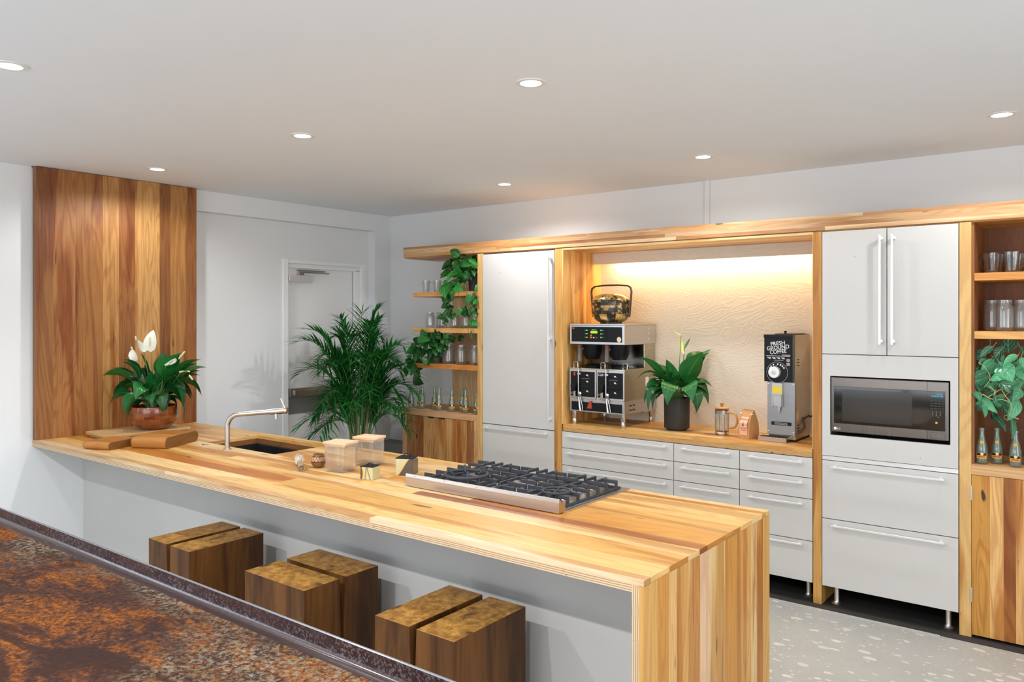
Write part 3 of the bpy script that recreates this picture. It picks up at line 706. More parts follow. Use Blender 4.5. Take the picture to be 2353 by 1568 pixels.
# ---- drawer cabinets under the niche counter
ZS = [.862, .740, .615, .365, .118]
for i, (x0, x1, hx, lab) in enumerate([(-3.195, -2.3015, (-3.137, -2.345), 'wide white drawer unit under the coffee machine'), (-2.3015, -1.851, (-2.243, -1.904), 'narrow white drawer unit in the middle of the niche counter'),
                                  (-1.851, -1.402, (-1.791, -1.454), 'white drawer unit under the coffee grinder, next to the wooden upright')]):
    t = thing('drawer_cabinet', lab, 'drawer cabinet', ((x0 + x1) / 2, 4.95, 0), 'white drawer units below the niche')
    b = MB(); b.box(x0 + .002, x1 - .002, YF + .021, YB + .05, .12, .862); b.build('carcass', 'carc', parent=t)
    for k in range(4):
        d = front('drawer', x0, x1, ZS[k + 1], ZS[k], t)
        b = MB(); handle(b, hx[0], hx[1], (.834, .710, .585, .345)[k]); b.build('handle', 'alu', parent=d, bevel=.0015)
    for x in (x0 + .06, x1 - .05): leg(x, YF + .09, t)
# ---- niche lining
t = thing('niche_lining', 'wood-lined recess with a pale plywood back around the coffee machine', 'wall niche', (-2.3, 5.0, .914))
b = MB()
for y0, y1, c in ((YF + .001, 4.905, srgb(236, 190, 118)), (4.905, 5.04, srgb(222, 165, 92)), (5.04, 5.285, srgb(240, 196, 122))): b.box(-3.197, -3.184, y0, y1, .914, 2.205, 2, c)
b.build('side_boards', 'wood', parent=t)
b = MB(); b.box(-1.404, -1.400, YF + .001, 5.285, .914, 2.205, 2, LIGHT); b.build('side_lining', 'wood', parent=t)
b = MB(); b.box(-3.184, -1.404, 5.285, 5.297, .914, 2.2); b.build('back_panel', 'plyface', parent=t)
b = MB()
for y0, y1, c in ((YF + .001, 4.86, PALE), (4.86, 4.97, LIGHT), (4.97, 5.08, PALE), (5.08, 5.285, TAN)): b.box(-3.184, -1.404, y0, y1, 2.192, 2.205, 0, c)
b.build('ceiling_boards', 'wood', parent=t)
b = MB(); b.box(-3.184, -1.404, 5.17, 5.182, 2.108, 2.192); b.build('pelmet', 'plyface', parent=t, label='pale board hiding the strip light')
b = MB(); b.box(-3.05, -1.45, 5.215, 5.245, 2.162, 2.192); t2 = b.build('strip_light', 'white', parent=t)
b = MB(); b.box(-3.04, -1.46, 5.218, 5.242, 2.158, 2.162); b.build('diffuser', 'strip', parent=t2)
l = bpy.data.lights.new('strip_light_glow', 'AREA'); l.shape = 'RECTANGLE'; l.size = 1.58; l.size_y = .022; l.energy = 11; l.color = (1, .72, .38)
o = bpy.data.objects.new('strip_light_glow', l); o.location = (.05, .23, 1.238); o.parent = t; COL.objects.link(o)
# ---- niche counter
t = thing('niche_counter', 'wooden counter with a plywood edge in the lit niche above the white drawers', 'counter', (-2.3, 5.0, .87))
b = MB(); random.seed(11)
for y0, y1 in ((YF, 4.81), (4.81, 4.90), (4.90, 4.99), (4.99, 5.08), (5.08, 5.17), (5.17, 5.285)):
    x = -3.184
    while x < -1.404:
        nx = min(-1.404, x + random.uniform(.7, 1.4)); nx = -1.404 if -1.404 - nx < .3 else nx
        b.box(x, nx, y0, y1, .892, .914, 0, pick((1, 4, 5, 3, 1, 0))); x = nx
b.build('boards', 'wood', parent=t)
b = MB(); b.box(-3.184, -1.404, YF, 5.285, .865, .892, 0, srgb(205, 160, 104)); b.build('plywood_core', 'ply', parent=t)
# ---- tall unit with the microwave
UX0, UX1 = -1.350, -.643
t = thing('tall_cabinet', 'tall white cabinet with double doors above a built-in microwave and two deep drawers below', 'cabinet', (-.997, 4.95, 0))
b = MB(); b.box(UX0 + .002, UX1 - .002, YF + .021, YB - .01, 1.36, 2.204); b.box(UX0 + .002, UX1 - .002, YF + .021, YB - .01, .12, 1.0)
b.box(UX0 + .002, -1.312, YF + .021, YB - .01, 1.0, 1.36); b.box(-.675, UX1 - .002, YF + .021, YB - .01, 1.0, 1.36); b.build('carcass', 'carc', parent=t)
for x0, x1, hxx in ((UX0, -.997, -1.027), (-.997, UX1, -.964)):
    d = front('door', x0, x1, 1.483, 2.204, t); b = MB(); vhandle(b, hxx, 1.545, 2.163); b.build('handle', 'alu', parent=d, bevel=.0015)
g = .0022; b = MB(); mx0, mx1, mz0, mz1 = -1.303, -.683, 1.010, 1.356
b.box(UX0 + g, UX1 - g, YF, YF + .019, mz1, 1.481); b.box(UX0 + g, UX1 - g, YF, YF + .019, .887, mz0)
b.box(UX0 + g, mx0, YF, YF + .019, mz0, mz1); b.box(mx1, UX1 - g, YF, YF + .019, mz0, mz1); b.build('microwave_surround', 'lam', parent=t)
for x, z in ((-1.335, 1.44), (-1.325, 1.0), (-.667, 1.43), (-.667, 1.0)):
    b = MB(); b.lathe([(0, -.0015), (.004, -.0012), (.0045, 0)], (x, YF, z), 10, axis='y'); b.build('screw', 'lam', parent=t)
b = MB(); b.box(UX0 + g, UX1 - g, YF + .002, YF + .019, .861, .884); b.build('filler_strip', 'alu', parent=t, label='narrow grey metal strip')
for z0, z1, hz in ((.516, .859, .825), (.116, .516, .484)):
    d = front('drawer', UX0, UX1, z0, z1, t); b = MB(); handle(b, -1.292, -.705, hz); b.build('handle', 'alu', parent=d, bevel=.0015)
for x in (-1.28, -.70): leg(x, YF + .055, t)
# ---- microwave
t = thing('microwave_oven', 'built-in dark stainless microwave with a black window and blue display', 'microwave', (-.993, 4.9, 1.02))
yf = YF - .006
b = MB(); b.box(-1.296, -.690, YF + .004, YB - .05, 1.030, 1.350); b.build('body', 'blackm', parent=t)
b = MB(); b.box(-1.298, -.689, yf + .002, YF + .01, 1.031, 1.349); bz = b.build('door_bezel', 'dsteel', parent=t, bevel=.004)
b = MB(); b.box(-1.280, -.706, yf - .001, YF + .006, 1.082, 1.297); gl = b.build('glass_panel', 'glassb', parent=t, bevel=.0015)
b = MB(); b.box(-1.234, -.867, yf - .0018, yf, 1.098, 1.281); b.build('window_mesh', plain('oven_mesh', (.028, .027, .025), .12), parent=gl)
b = MB(); b.box(-.7935, -.7925, yf - .0012, yf + .004, 1.030, 1.350); b.build('door_gap', 'gap', parent=t)
b = MB(); b.box(-.780, -.707, yf - .001, yf + .003, 1.040, 1.072); b.build('release_button', 'dsteel', parent=t, bevel=.002, label='wide door release button')
b = MB(); b.lathe([(0, -.002), (.0085, -.0015), (.009, .002)], (-1.273, yf + .002, 1.051), 24, axis='y'); b.build('logo_disc', 'alu', parent=t)
text('LG', .015, 'alu', t, (-1.253, yf + .001, 1.050), FRONT, 'logo_letters')
text('TOUCH ON', .0105, 'cyan', t, (-.744, yf - .0022, 1.270), FRONT, 'display_text'); text('1 12:10', .010, 'cyan', t, (-.738, yf - .0022, 1.281), FRONT, 'display_text')
kp = MB()
for r_ in range(4):
    for c_ in range(4): kp.box(-.777 + c_ * .018, -.764 + c_ * .018, yf - .0014, yf - .001, 1.243 - r_ * .0135, 1.2455 - r_ * .0135)
kp.build('keypad_marks', plain('dim_print', (.09, .09, .09), .6), parent=t)
text('1   2   3\n4   5   6\n7   8   9\n    0', .0115, 'concrete', t, (-.748, yf - .0014, 1.170), FRONT, 'keypad_numbers', sx=1.2)
b = MB(); b.lathe([(0, -.0016), (.006, -.0012), (.006, .001)], (-.748, yf, 1.126), 18, axis='y'); b.build('start_key', 'orange', parent=t)
# ---- left base cabinet and shelves
t = thing('wooden_base_cabinet', 'low wooden cabinet with boarded doors below the open shelves, beside the palm', 'cabinet', (-4.43, 4.95, 0))
fc = srgb(206, 160, 116)
b = MB(); b.box(-4.853, -4.008, YF, YB, .864, .914, 0, fc); b.box(-4.853, -4.806, YF, YB, 0, .864, 2, fc); b.box(-4.044, -4.008, YF, YB, 0, .864, 2, fc); b.box(-4.806, -4.044, YF + .03, YB, .04, .864, 2, DARK)
b.build('frame', 'wood_plain', parent=t, bevel=.001)
dc = [srgb(168, 116, 66), srgb(186, 132, 78), srgb(214, 162, 100), srgb(220, 168, 104), srgb(206, 150, 86), srgb(158, 100, 54), srgb(228, 180, 120)]
dx = [-4.804, -4.732, -4.603, -4.443, -4.234, -4.120, -4.077, -4.046]
for nm, a, q in (('left', 0, 3), ('right', 3, 7)):
    b = MB()
    for k in range(a, q): b.box(dx[k] + (.001 if k == a else 0), dx[k + 1] - (.001 if k == q - 1 else 0), YF + .001, YF + .02, .03, .861, 2, mulc(dc[k], .80))
    d = b.build('door', 'wood_panel', parent=t)
    b = MB(); xx = (-4.555, -4.478) if nm == 'left' else (-4.435, -4.355); b.prism([(.861, xx[0]), (.861, xx[1]), (.851, xx[1] - .012), (.851, xx[0] + .012)], YF - .0005, YF + .02, 'y'); b.build('finger_pull', 'gap', parent=d, label='dark finger notch')
    b = MB(); xh = -4.812 if nm == 'left' else -4.040
    for z in (.73, .13): b.box(xh - .006, xh + .006, YF - .004, YF + .006, z, z + .06)
    b.build('hinge', 'steel', parent=d, bevel=.001)
def shelf(x0, x1, z0, z1, y0, y1, label, col, grp):
    b = MB(); b.box(x0, x1, y0, y1, z0, z1, 0, col)
    return tag(b.build('wooden_shelf', 'wood_plain', loc=((x0 + x1) / 2, (y0 + y1) / 2, z0), bevel=.0015), label, 'shelf', grp)
LS = 'open shelves left of the fridge'
shelf(-4.727, -4.007, 1.872, 1.908, YF + .004, YB - .013, 'top open wooden shelf holding glass mugs and a trailing plant', srgb(222, 160, 92), LS)
shelf(-4.727, -4.007, 1.570, 1.608, YF + .004, YB - .013, 'middle open wooden shelf lined with short glass jars', srgb(232, 178, 106), LS)
shelf(-4.727, -4.007, 1.270, 1.309, YF + .004, YB - .013, 'lowest open wooden shelf with a bushy plant and tall glass jars', srgb(212, 140, 70), LS)
b = MB(); b.box(-4.672, -4.008, YB - .012, YB - .0005, .9145, 2.204, 2, srgb(232, 200, 150)); tag(b.build('plywood_back_board', 'wood_plain', loc=(-4.3, YB - .01, 1.5)), 'pale plywood board on the wall behind the left-hand open shelves', 'back board')
# ---- right open shelf unit
t = thing('shelf_cabinet', 'wooden cabinet with open shelves at the right edge, boarded door below', 'cabinet', (-.15, 4.95, 0))
b = MB(); ic = srgb(150, 96, 52)  # side and back boards darkened in colour to stand for shade inside
b.box(-.585, -.573, YF + .02, YB, .92, 2.205, 2, ic); b.build('side_lining', 'wood_plain', parent=t)
b = MB(); face_boards(b, -.573, .5, YB - .012, YB, .92, 2.205, 'z', 6, (0, 0, 0, 0, 3, 5)); b.build('back_boards', 'wood_plain', parent=t)
b = MB(); b.box(-.585, .5, YF, YB, .866, .920, 0, srgb(214, 168, 116)); b.build('counter_board', 'wood', parent=t, bevel=.001)
b = MB(); b.box(-.575, .5, YF + .03, YB, .03, .866, 2, DARK); b.build('carcass', 'carc', parent=t)
b = MB(); random.seed(3)
for x0, x1, c in ((-.583, -.50, GOLD), (-.50, -.44, srgb(226, 178, 112)), (-.44, -.385, BROWN), (-.385, -.27, srgb(226, 174, 108)), (-.27, -.1, GOLD), (-.1, .1, LIGHT), (.1, .3, TAN)): b.box(x0, x1, YF + .001, YF + .02, .018, .864, 2, c)
d = b.build('door', 'wood_panel', parent=t)
for z in (.73, .19):
    b = MB(); b.box(-.590, -.580, YF - .004, YF + .006, z, z + .075); b.build('hinge', 'steel', parent=d, bevel=.001)
for z0, z1, c in ((1.893, 1.934, srgb(214, 146, 72)), (1.585, 1.625, srgb(230, 174, 100))):
    b = MB(); b.box(-.573, .5, YF + .012, YB - .012, z0, z1, 0, c); b.build('shelf', 'wood_plain', parent=t, bevel=.0015)
# ================================================================== GLASSWARE
def mug(x, y, z, label, grp, hang=0, s=1.0, sq=None):
    t = thing('glass_mug', label, 'mug', (x, y, z), grp, rz=hang)
    o = (x, y, z); H = .108 * s
    b = MB(); b.lathe([(0, .001), (.026 * s, .001), (.028 * s, .006), (.037 * s, H), (.0345 * s, H), (.026 * s, .012), (0, .010)], o, 26, sq=sq); b.build('cup', 'glass', parent=t)
    b = MB(); b.tube([(x + .034 * s, y, z + .09 * s), (x + .055 * s, y, z + .092 * s), (x + .066 * s, y, z + .07 * s), (x + .060 * s, y, z + .04 * s), (x + .031 * s, y, z + .022 * s)], .004, 8); b.build('handle', 'glass', parent=t)
    return t
def jar(x, y, z, label, grp, H=.127, r=.036, name='glass_jar'):
    b = MB(); n = r * .82
    b.lathe([(0, .001), (r * .8, .001), (r * .96, .008), (r, .02), (r, H * .70), (r * .97, H * .78), (n, H * .85), (n, H * .885), (n + .0035, H * .9), (n + .0035, H * .92), (n, H * .93), (n, H), (n - .003, H), (n - .003, H * .86), (r - .003, H * .72), (r - .003, .02), (0, .008)], (x, y, z), 26)
    return tag(b.build(name, 'jarglass', loc=(x, y, z)), label, 'jar', grp)
zs = 1.9085; mug(-4.700, 4.88, zs, 'clear glass mug standing furthest left on the top open shelf', 'glass mugs on the left shelf', .4); mug(-4.585, 4.90, zs, 'clear glass mug half behind the trailing leaves on the top open shelf', 'glass mugs on the left shelf', .4)
G = 'short glass jars on the middle left shelf'
zs = 1.6085
for x, y, lab in ((-4.633, 4.86, 'short glass jar furthest left on the middle open shelf'), (-4.62, 4.97, 'short glass jar standing behind the leftmost jar of the middle open shelf'),
    (-4.487, 4.86, 'second short glass jar in the front row of the middle open shelf'), (-4.350, 4.86, 'third short glass jar in the front row of the middle open shelf, behind hanging leaves'), (-4.225, 4.86, 'fourth short glass jar in the front row of the middle open shelf'),
    (-4.118, 4.86, 'short glass jar at the right end of the middle open shelf, by the upright')): jar(x, y, zs, lab, G, H=.135, r=.040)
G = 'tall ribbed jars on the lowest left shelf'
zs = 1.3095
for x, y, lab in ((-4.425, 4.865, 'tall ribbed glass jar beside the bushy plant on the lowest open shelf'), (-4.268, 4.85, 'tall ribbed glass jar in the middle of the lowest open shelf'), (-4.115, 4.85, 'tall ribbed glass jar partly behind the upright on the lowest open shelf'), (-4.225, 5.05, 'tall ribbed glass jar in the second row of the lowest open shelf')): jar(x, y, zs, lab, G, H=.158, r=.048)
G = 'glass mugs on the right shelf'; zs = 1.9345
for x, y, a, lab in ((-.505, 4.88, 2.6, 'faceted glass mug furthest left on the upper right-hand shelf'), (-.415, 4.87, .3, 'faceted glass mug with its handle to the right on the upper right-hand shelf'), (-.50, 5.02, 2.2, 'faceted glass mug behind the leftmost one on the upper right-hand shelf'), (-.40, 5.04, .9, 'faceted glass mug at the back of the upper right-hand shelf')): mug(x, y, zs, lab, G, a, 1.02, 3.2)
G = 'tall glass jars on the right shelf'; zs = 1.6255
for x, y, lab in ((-.510, 4.94, 'tall glass jar furthest left on the lower right-hand shelf'), (-.445, 4.86, 'tall glass jar standing in front on the lower right-hand shelf'), (-.372, 4.90, 'tall glass jar right of the front one on the lower right-hand shelf'), (-.285, 4.87, 'tall glass jar at the very edge of the photo on the lower right-hand shelf')): jar(x, y, zs, lab, G, H=.165, r=.042)
def bottle(x, y, z, label, grp, rz=0.0):
    t = thing('glass_bottle', label, 'bottle', (x, y, z), grp, rz)
    o = (x, y, z)
    pr = [(0, .004), (.018, .001), (.026, .003), (.0275, .012), (.0275, .07), (.0265, .085), (.021, .112), (.0145, .138), (.0120, .160), (.0115, .176), (.0138, .178), (.0138, .184), (.0125, .190), (.0085, .190), (.0085, .16), (.0245, .08), (.0245, .012), (0, .008)]
    b = MB(); b.lathe(pr, o, 24); b.build('bottle_glass', 'bottle', parent=t)
    def band(zl, zh, r0, r1, a0, a1, mat, nm, e=.0):
        b = MB(); n = 10
        for k in range(n):
            p, q = math.radians(a0 + (a1 - a0) * k / n), math.radians(a0 + (a1 - a0) * (k + 1) / n)
            b.face([(x + r0 * math.cos(p), y + r0 * math.sin(p), z + zl), (x + r0 * math.cos(q), y + r0 * math.sin(q), z + zl), (x + r1 * math.cos(q), y + r1 * math.sin(q), z + zh), (x + r1 * math.cos(p), y + r1 * math.sin(p), z + zh)], None, P0, 0, True)
        return b.build(nm, mat, parent=t)
    band(.030, .058, .0279, .0279, -150, -42, 'orange', 'label'); band(.047, .0575, .0283, .0283, -145, -47, 'black', 'label_band')
    band(.0365, .0425, .0285, .0285, -128, -62, 'redlab', 'label_print')
    b = MB(); b.lathe([(0, -.0006), (.0075, 0)], (x, y - .0285, z + .055), 16, axis='y'); b.build('label_emblem', 'cream', parent=t)
    b = MB(); b.lathe([(0, -.001), (.0095, .0015)], (x, y - .0225, z + .116), 18, axis='y', ex=(1, .95)); b.build('neck_label', 'orange', parent=t)
    return t
G = 'empty glass bottles on the low cabinet'
for i, (x, y, a, lab) in enumerate([(-4.80, 4.80, -.5, 'pale green glass bottle furthest left on the low cabinet'), (-4.735, 4.85, -.4, 'pale green bottle behind the second pair on the low cabinet'), (-4.668, 4.80, -.3, 'pale green bottle in front of the left pair on the low cabinet'),
    (-4.568, 4.85, -.2, 'pale green bottle at the back of the middle pair on the low cabinet'), (-4.470, 4.80, .1, 'pale green bottle at the front of the middle pair on the low cabinet'), (-4.335, 4.81, .2, 'pale green bottle standing alone in the middle of the low cabinet'),
    (-4.275, 4.87, .3, 'pale green bottle at the back of the right pair on the low cabinet'), (-4.185, 4.81, .3, 'pale green bottle at the front of the right pair on the low cabinet'), (-4.06, 4.80, .3, 'pale green bottle half hidden by the upright beside the fridge')]): bottle(x, y, .9145, lab, G, a + .5)
G = 'empty glass bottles below the silvery plant'
for x, y, a, lab in ((-.542, 4.80, .1, 'clear glass bottle furthest left below the silvery plant on the right'), (-.478, 4.85, .1, 'clear glass bottle in the middle below the silvery plant on the right'), (-.392, 4.80, .1, 'clear glass bottle nearest the right edge, in front'), (-.335, 4.87, .1, 'clear glass bottle cut by the right edge of the photo')): bottle(x, y, .9205, lab, G, a)
# ================================================================== COFFEE BREWER
cx0, cx1, cf = -3.152, -2.697, 4.79
t = thing('coffee_brewer', 'twin stainless coffee brewer with a lit control panel on four steel legs', 'coffee machine', (-2.925, 5.0, .914))
b = MB(); b.box(cx0, cx1, cf, 5.262, 1.503, 1.640); b.box(cx0 - .002, cx1 + .002, cf - .002, 5.264, 1.640, 1.651); hd = b.build('brew_head', 'steel', parent=t, bevel=.002)
b = MB(); b.box(cx0 + .016, cx1 - .018, cf - .003, cf, 1.521, 1.629); cp = b.build('front_panel', 'black', parent=t, bevel=.0015)
b = MB(); b.box(-3.043, -2.833, cf - .0045, cf - .003, 1.531, 1.618); b.build('control_pad', 'blackm', parent=cp)
b = MB(); b.box(-2.970, -2.915, cf - .006, cf - .0045, 1.583, 1.600); b.build('screen', 'green', parent=cp)
for i in range(3):
    z = 1.605 - i * .0255
    for x, s in ((-3.002, -1), (-2.884, 1)):
        b = MB(); b.lathe([(0, -.003), (.0038, -.002), (.004, 0)], (x, cf - .0045, z), 12, axis='y'); b.build('led', 'gled', parent=cp)
        b = MB(); b.box(x + s * .014 - .006, x + s * .014 + .006, cf - .0055, cf - .0045, z - .003, z + .003); b.build('key', 'teal', parent=cp)
        b = MB(); b.box(x + s * .030 - .006, x + s * .030 + .006, cf - .0055, cf - .0045, z - .007, z + .007); b.build('key', 'black', parent=cp)
b = MB(); b.lathe([(0, -.003), (.0055, -.002), (.006, 0)], (-2.967, cf - .0045, 1.567), 14, axis='y'); b.build('led', 'rled', parent=cp)
for x, m in ((-2.968, 'orange'), (-2.945, 'cream'), (-2.921, 'red')):
    b = MB(); b.lathe([(0, -.0025), (.007, -.0015), (.0075, 0)], (x, cf - .0045, 1.552), 14, axis='y', ex=(1, .65)); b.build('key', m, parent=cp)
text('GEMBREW', .0085, 'white', t, (-2.942, cf - .0052, 1.608), FRONT, 'panel_lettering')
b = MB(); b.lathe([(0, -.0006), (.0175, 0)], (-2.738, cf - .003, 1.541), 24, axis='y', ex=(1, 1.1)); b.build('round_sticker', 'cream', parent=cp)
b = MB(); b.box(-3.128, -3.112, cf - .0036, cf - .003, 1.612, 1.626); b.build('badge', 'red', parent=cp)
b = MB()
for r_ in range(3):
    for c_ in range(2):
        y = 5.145 + c_ * .05; z = 1.535 + r_ * .036; b.box(cx1, cx1 + .006, y, y + .038, z, z + .012)
b.build('side_louvres', 'steel', parent=hd, bevel=.002)
b = MB(); b.box(cx0 + .006, cx1 - .006, 5.095, 5.26, 1.00, 1.503); b.build('rear_column', 'mirror', parent=t, bevel=.002)
b = MB(); b.box(cx0 + .012, cx1 - .012, 5.088, 5.0945, 1.335, 1.50); b.build('splash_panel', 'dsteel', parent=t)
b = MB(); b.box(cx1 - .006, cx1 - .004, 5.11, 5.16, 1.19, 1.26); b.build('rating_label', 'white', parent=t)
for xb in (-3.045, -2.815):
    b = MB(); b.lathe([(.045, 1.395), (.05, 1.39), (.058, 1.405), (.072, 1.44), (.078, 1.496), (0, 1.496)], (xb, 4.93, 0), 30); b.lathe([(0, 1.393), (.045, 1.395)], (xb, 4.93, 0), 30)
    bk = b.build('brew_basket', 'black', parent=t)
    b = MB(); hx = xb - .045
    b.prism([(1.375, hx - .011), (1.375, hx + .011), (1.475, hx + .015), (1.475, hx - .011)], 4.815, 4.84, 'y'); b.box(hx - .01, hx + .012, 4.835, 4.88, 1.46, 1.475); b.build('basket_handle', 'carc', parent=bk, bevel=.003)
    b = MB(); b.box(hx - .011, hx + .0155, 4.813, 4.842, 1.475, 1.500); b.build('handle_tip', 'brownp', parent=bk, bevel=.002)
for k, (x0, x1) in enumerate(((cx0 - .002, -2.926), (-2.923, cx1 + .002))):
    b = MB(); b.box(x0, x1, cf, 5.088, 1.106, 1.322); b.box(x0 - .002, x1 + .002, cf - .003, 5.09, 1.318, 1.331)
    c = b.build('coffee_container', 'mirror' if 1 else 'steel', parent=t, bevel=.003)
    b = MB(); b.box(x0 + .010, x1 - .012, cf - .003, cf + .001, 1.122, 1.304); b.build('container_front', 'black', parent=c, bevel=.0015)
    b = MB(); b.box(x0 + .001, x1 - .001, cf - .0015, cf + .001, 1.108, 1.320); b.build('front_frame', 'steel', parent=c)
    xm = (x0 + x1) / 2; gx = x0 + .088
    b = MB(); b.tube([(gx, cf - .02, 1.15), (gx, cf - .02, 1.325)], .0045, 10); b.tube([(gx, cf - .02, 1.322), (gx, cf + .002, 1.322)], .007, 10); b.box(gx - .007, gx + .02, cf - .024, cf - .003, 1.283, 1.296); b.build('sight_glass', 'steel', parent=c)
    b = MB(); b.lathe([(0, .022), (.045, .022), (.060, .012), (.065, 0)], (xm, 4.93, 1.331), 28); b.build('lid', 'black', parent=c)
    for hx in ((x0 + .012,) if k == 0 else (x0 + .012, x1 - .035)):
        b = MB(); b.tube([(hx, 4.83, 1.33), (hx, 4.83, 1.366), (hx + .004, 4.83, 1.372), (hx + .030, 4.83, 1.372), (hx + .034, 4.83, 1.366), (hx + .034, 4.83, 1.33)], .0035, 8); b.build('lift_handle', 'chrome', parent=c)
    fxx = x0 + .055
    b = MB(); b.box(fxx - .02, fxx + .02, cf - .045, cf - .004, 1.185, 1.215); b.box(fxx - .012, fxx + .012, cf - .04, cf - .01, 1.16, 1.19); b.box(x0 + .014, x1 - .03, cf - .012, cf - .004, 1.190, 1.203); fc_ = b.build('faucet_head', 'black', parent=c, bevel=.004)
    b = MB(); b.lathe([(.010, 1.125), (.012, 1.13), (.012, 1.165), (.0, 1.167)], (fxx + .002, cf - .026, 0), 16); b.lathe([(.006, 1.108), (.010, 1.125)], (fxx + .002, cf - .026, 0), 16); b.build('faucet_spout', 'chrome', parent=fc_)
    b = MB(); b.lathe([(0, -.022), (.016, -.02), (.018, 0), (.014, .02)], (gx + .012, cf - .004, 1.142), 18, axis='y'); b.build('drain_knob', 'chrome', parent=c)
    b = MB(); b.tube([(gx + .002, cf - .016, 1.12), (gx + .012, cf - .02, 1.06), (gx + .018, cf - .02, 1.022)], [.007, .009, .010], 8); b.tube([(gx + .014, cf - .016, 1.12), (gx + .032, cf - .02, 1.065), (gx + .038, cf - .02, 1.025)], [.004, .003, .003], 8); b.build('drain_hose', 'steel', parent=c)
    for i, z in enumerate((1.278, 1.232, 1.162)):
        b = MB(); xx = x0 + .152; b.box(xx - .007, xx + .006, cf - .0036, cf - .003, z - .003, z + .006); b.box(xx + .006, xx + .010, cf - .0036, cf - .003, z - .007, z + .001); b.build('cup_icon', 'white', parent=c)
    b = MB(); b.box(x0 + .105, x0 + .175, cf - .0036, cf - .003, 1.2535, 1.2545); b.build('icon_rule', 'alu', parent=c)
    b = MB(); b.box(x0 + .018, x0 + .0215, cf - .0036, cf - .003, 1.137, 1.149); b.build('warning_mark', 'yellow', parent=c)
    if k == 0:
        b = MB(); b.box(x0 + .036, x0 + .052, cf - .0038, cf - .003, 1.272, 1.298); b.build('badge', 'red', parent=c)
    else: text('Café', .024, 'white', t, (x0 + .035, cf - .0036, 1.286), FRONT, 'script_lettering', shear=.35)
b = MB(); b.box(cx0, cx1, cf, 5.262, 1.012, 1.106); bs = b.build('base_box', 'steel', parent=t, bevel=.002)
b = MB(); b.box(cx0 + .016, cx1 - .018, cf - .003, cf, 1.022, 1.084); b.build('base_panel', 'black', parent=bs, bevel=.001)
b = MB()
for r_ in range(2):
    for c_ in range(2): y = 4.86 + c_ * .05; b.box(cx1, cx1 + .003, y, y + .03, 1.035 + r_ * .032, 1.043 + r_ * .032)
b.build('base_louvres', 'gap', parent=bs)
b = MB(); b.prism([(1.040, -3.000), (1.040, -2.958), (1.094, -2.963), (1.094, -2.977)], cf - .010, cf - .004, 'y'); b.build('red_tag', 'red', parent=t)
for x in (cx0 + .028, cx1 - .022):
    for y in (cf + .022, 5.235):
        b = MB(); b.lathe([(0, 0), (.016, 0), (.0185, .012), (.0185, .034), (.015, .044), (.018, .050), (.018, .098)], (x, y, .9145), 20); b.build('leg', 'steel', parent=t)
# lacquered basket on the brewer
bx, by, bz = -2.918, 4.985, 1.6515
def gold():
    t = NT('gilded_lacquer'); uv = t.uv(); s = t.n('ShaderNodeSeparateXYZ'); t.l(uv, s.inputs[0])
    n = t.noise(t.map(t.coord(), (30, 30, 30)), 1, 5, .7)
    zz = s.outputs[1]
    wv = t.math('SINE', t.math('MULTIPLY', s.outputs[0], 44.0)); 
    low = t.math('MULTIPLY', t.math('MULTIPLY', t.ramp(zz, .028, .034), t.math('SUBTRACT', 1.0, t.ramp(zz, .068, .074))), t.ramp(wv, .0, .15))
    mid = t.math('MULTIPLY', t.math('MULTIPLY', t.ramp(zz, .115, .118), t.math('SUBTRACT', 1.0, t.ramp(zz, .132, .135))), t.ramp(t.math('SINE', t.math('MULTIPLY', s.outputs[0], 25.0)), -.6, -.5))
    topm = t.math('MULTIPLY', t.ramp(zz, .172, .176), t.ramp(n, .42, .52))
    sp = t.math('MULTIPLY', t.ramp(n, .54, .60), .75)
    f = t.math('MAXIMUM', t.math('MAXIMUM', low, mid), t.math('MAXIMUM', topm, sp)); f = t.math('MULTIPLY', f, t.ramp(n, .34, .42))
    t.bsdf(t.mix(f, (.014, .010, .008), t.mix(n, (.28, .15, .03), (.60, .38, .10))), .30, t.math('MULTIPLY', f, .35), nrm=t.bump(n, .2, .002), coat=.15); return t.m
M['gold'] = gold()
t = thing('lacquered_basket', 'black and gold lacquered Chinese basket with a tall handle on top of the coffee machine', 'basket', (bx, by, bz))
b = MB(); b.lathe([(0, 0), (.085, 0), (.083, .010), (.100, .014), (.130, .035), (.148, .068), (.153, .098), (.153, .100)], (bx, by, bz), 40, ex=(1, .8)); b.build('bowl_body', 'gold', parent=t)
b = MB(); b.lathe([(.148, .100), (.149, .101), (.149, .150), (.146, .152)], (bx, by, bz), 40, ex=(1, .8)); b.lathe([(0, .101), (.1485, .101)], (bx, by, bz), 40, ex=(1, .8)); b.build('middle_tray', 'gold', parent=t)
b = MB(); b.lathe([(.149, .1525), (.149, .164), (.143, .184), (.124, .203), (.085, .216), (.04, .221), (0, .222)], (bx, by, bz), 40, ex=(1, .8)); b.build('lid', 'gold', parent=t)
pts = [(bx - .150, by, bz + .05), (bx - .160, by, bz + .13), (bx - .170, by, bz + .235), (bx - .163, by, bz + .262), (bx - .14, by, bz + .276), (bx - .06, by, bz + .283), (bx + .06, by, bz + .283), (bx + .14, by, bz + .276), (bx + .163, by, bz + .262), (bx + .170, by, bz + .235), (bx + .160, by, bz + .13), (bx + .150, by, bz + .05)]
b = MB()
for dy in (-.006, .006): b.tube([(p[0], p[1] + dy, p[2]) for p in pts], [.007, .0055, .005, .005, .005, .006, .006, .005, .005, .005, .0055, .007], 8)
b.build('basket_handle', plain('dark_lacquer', (.05, .028, .012), .3), parent=t)
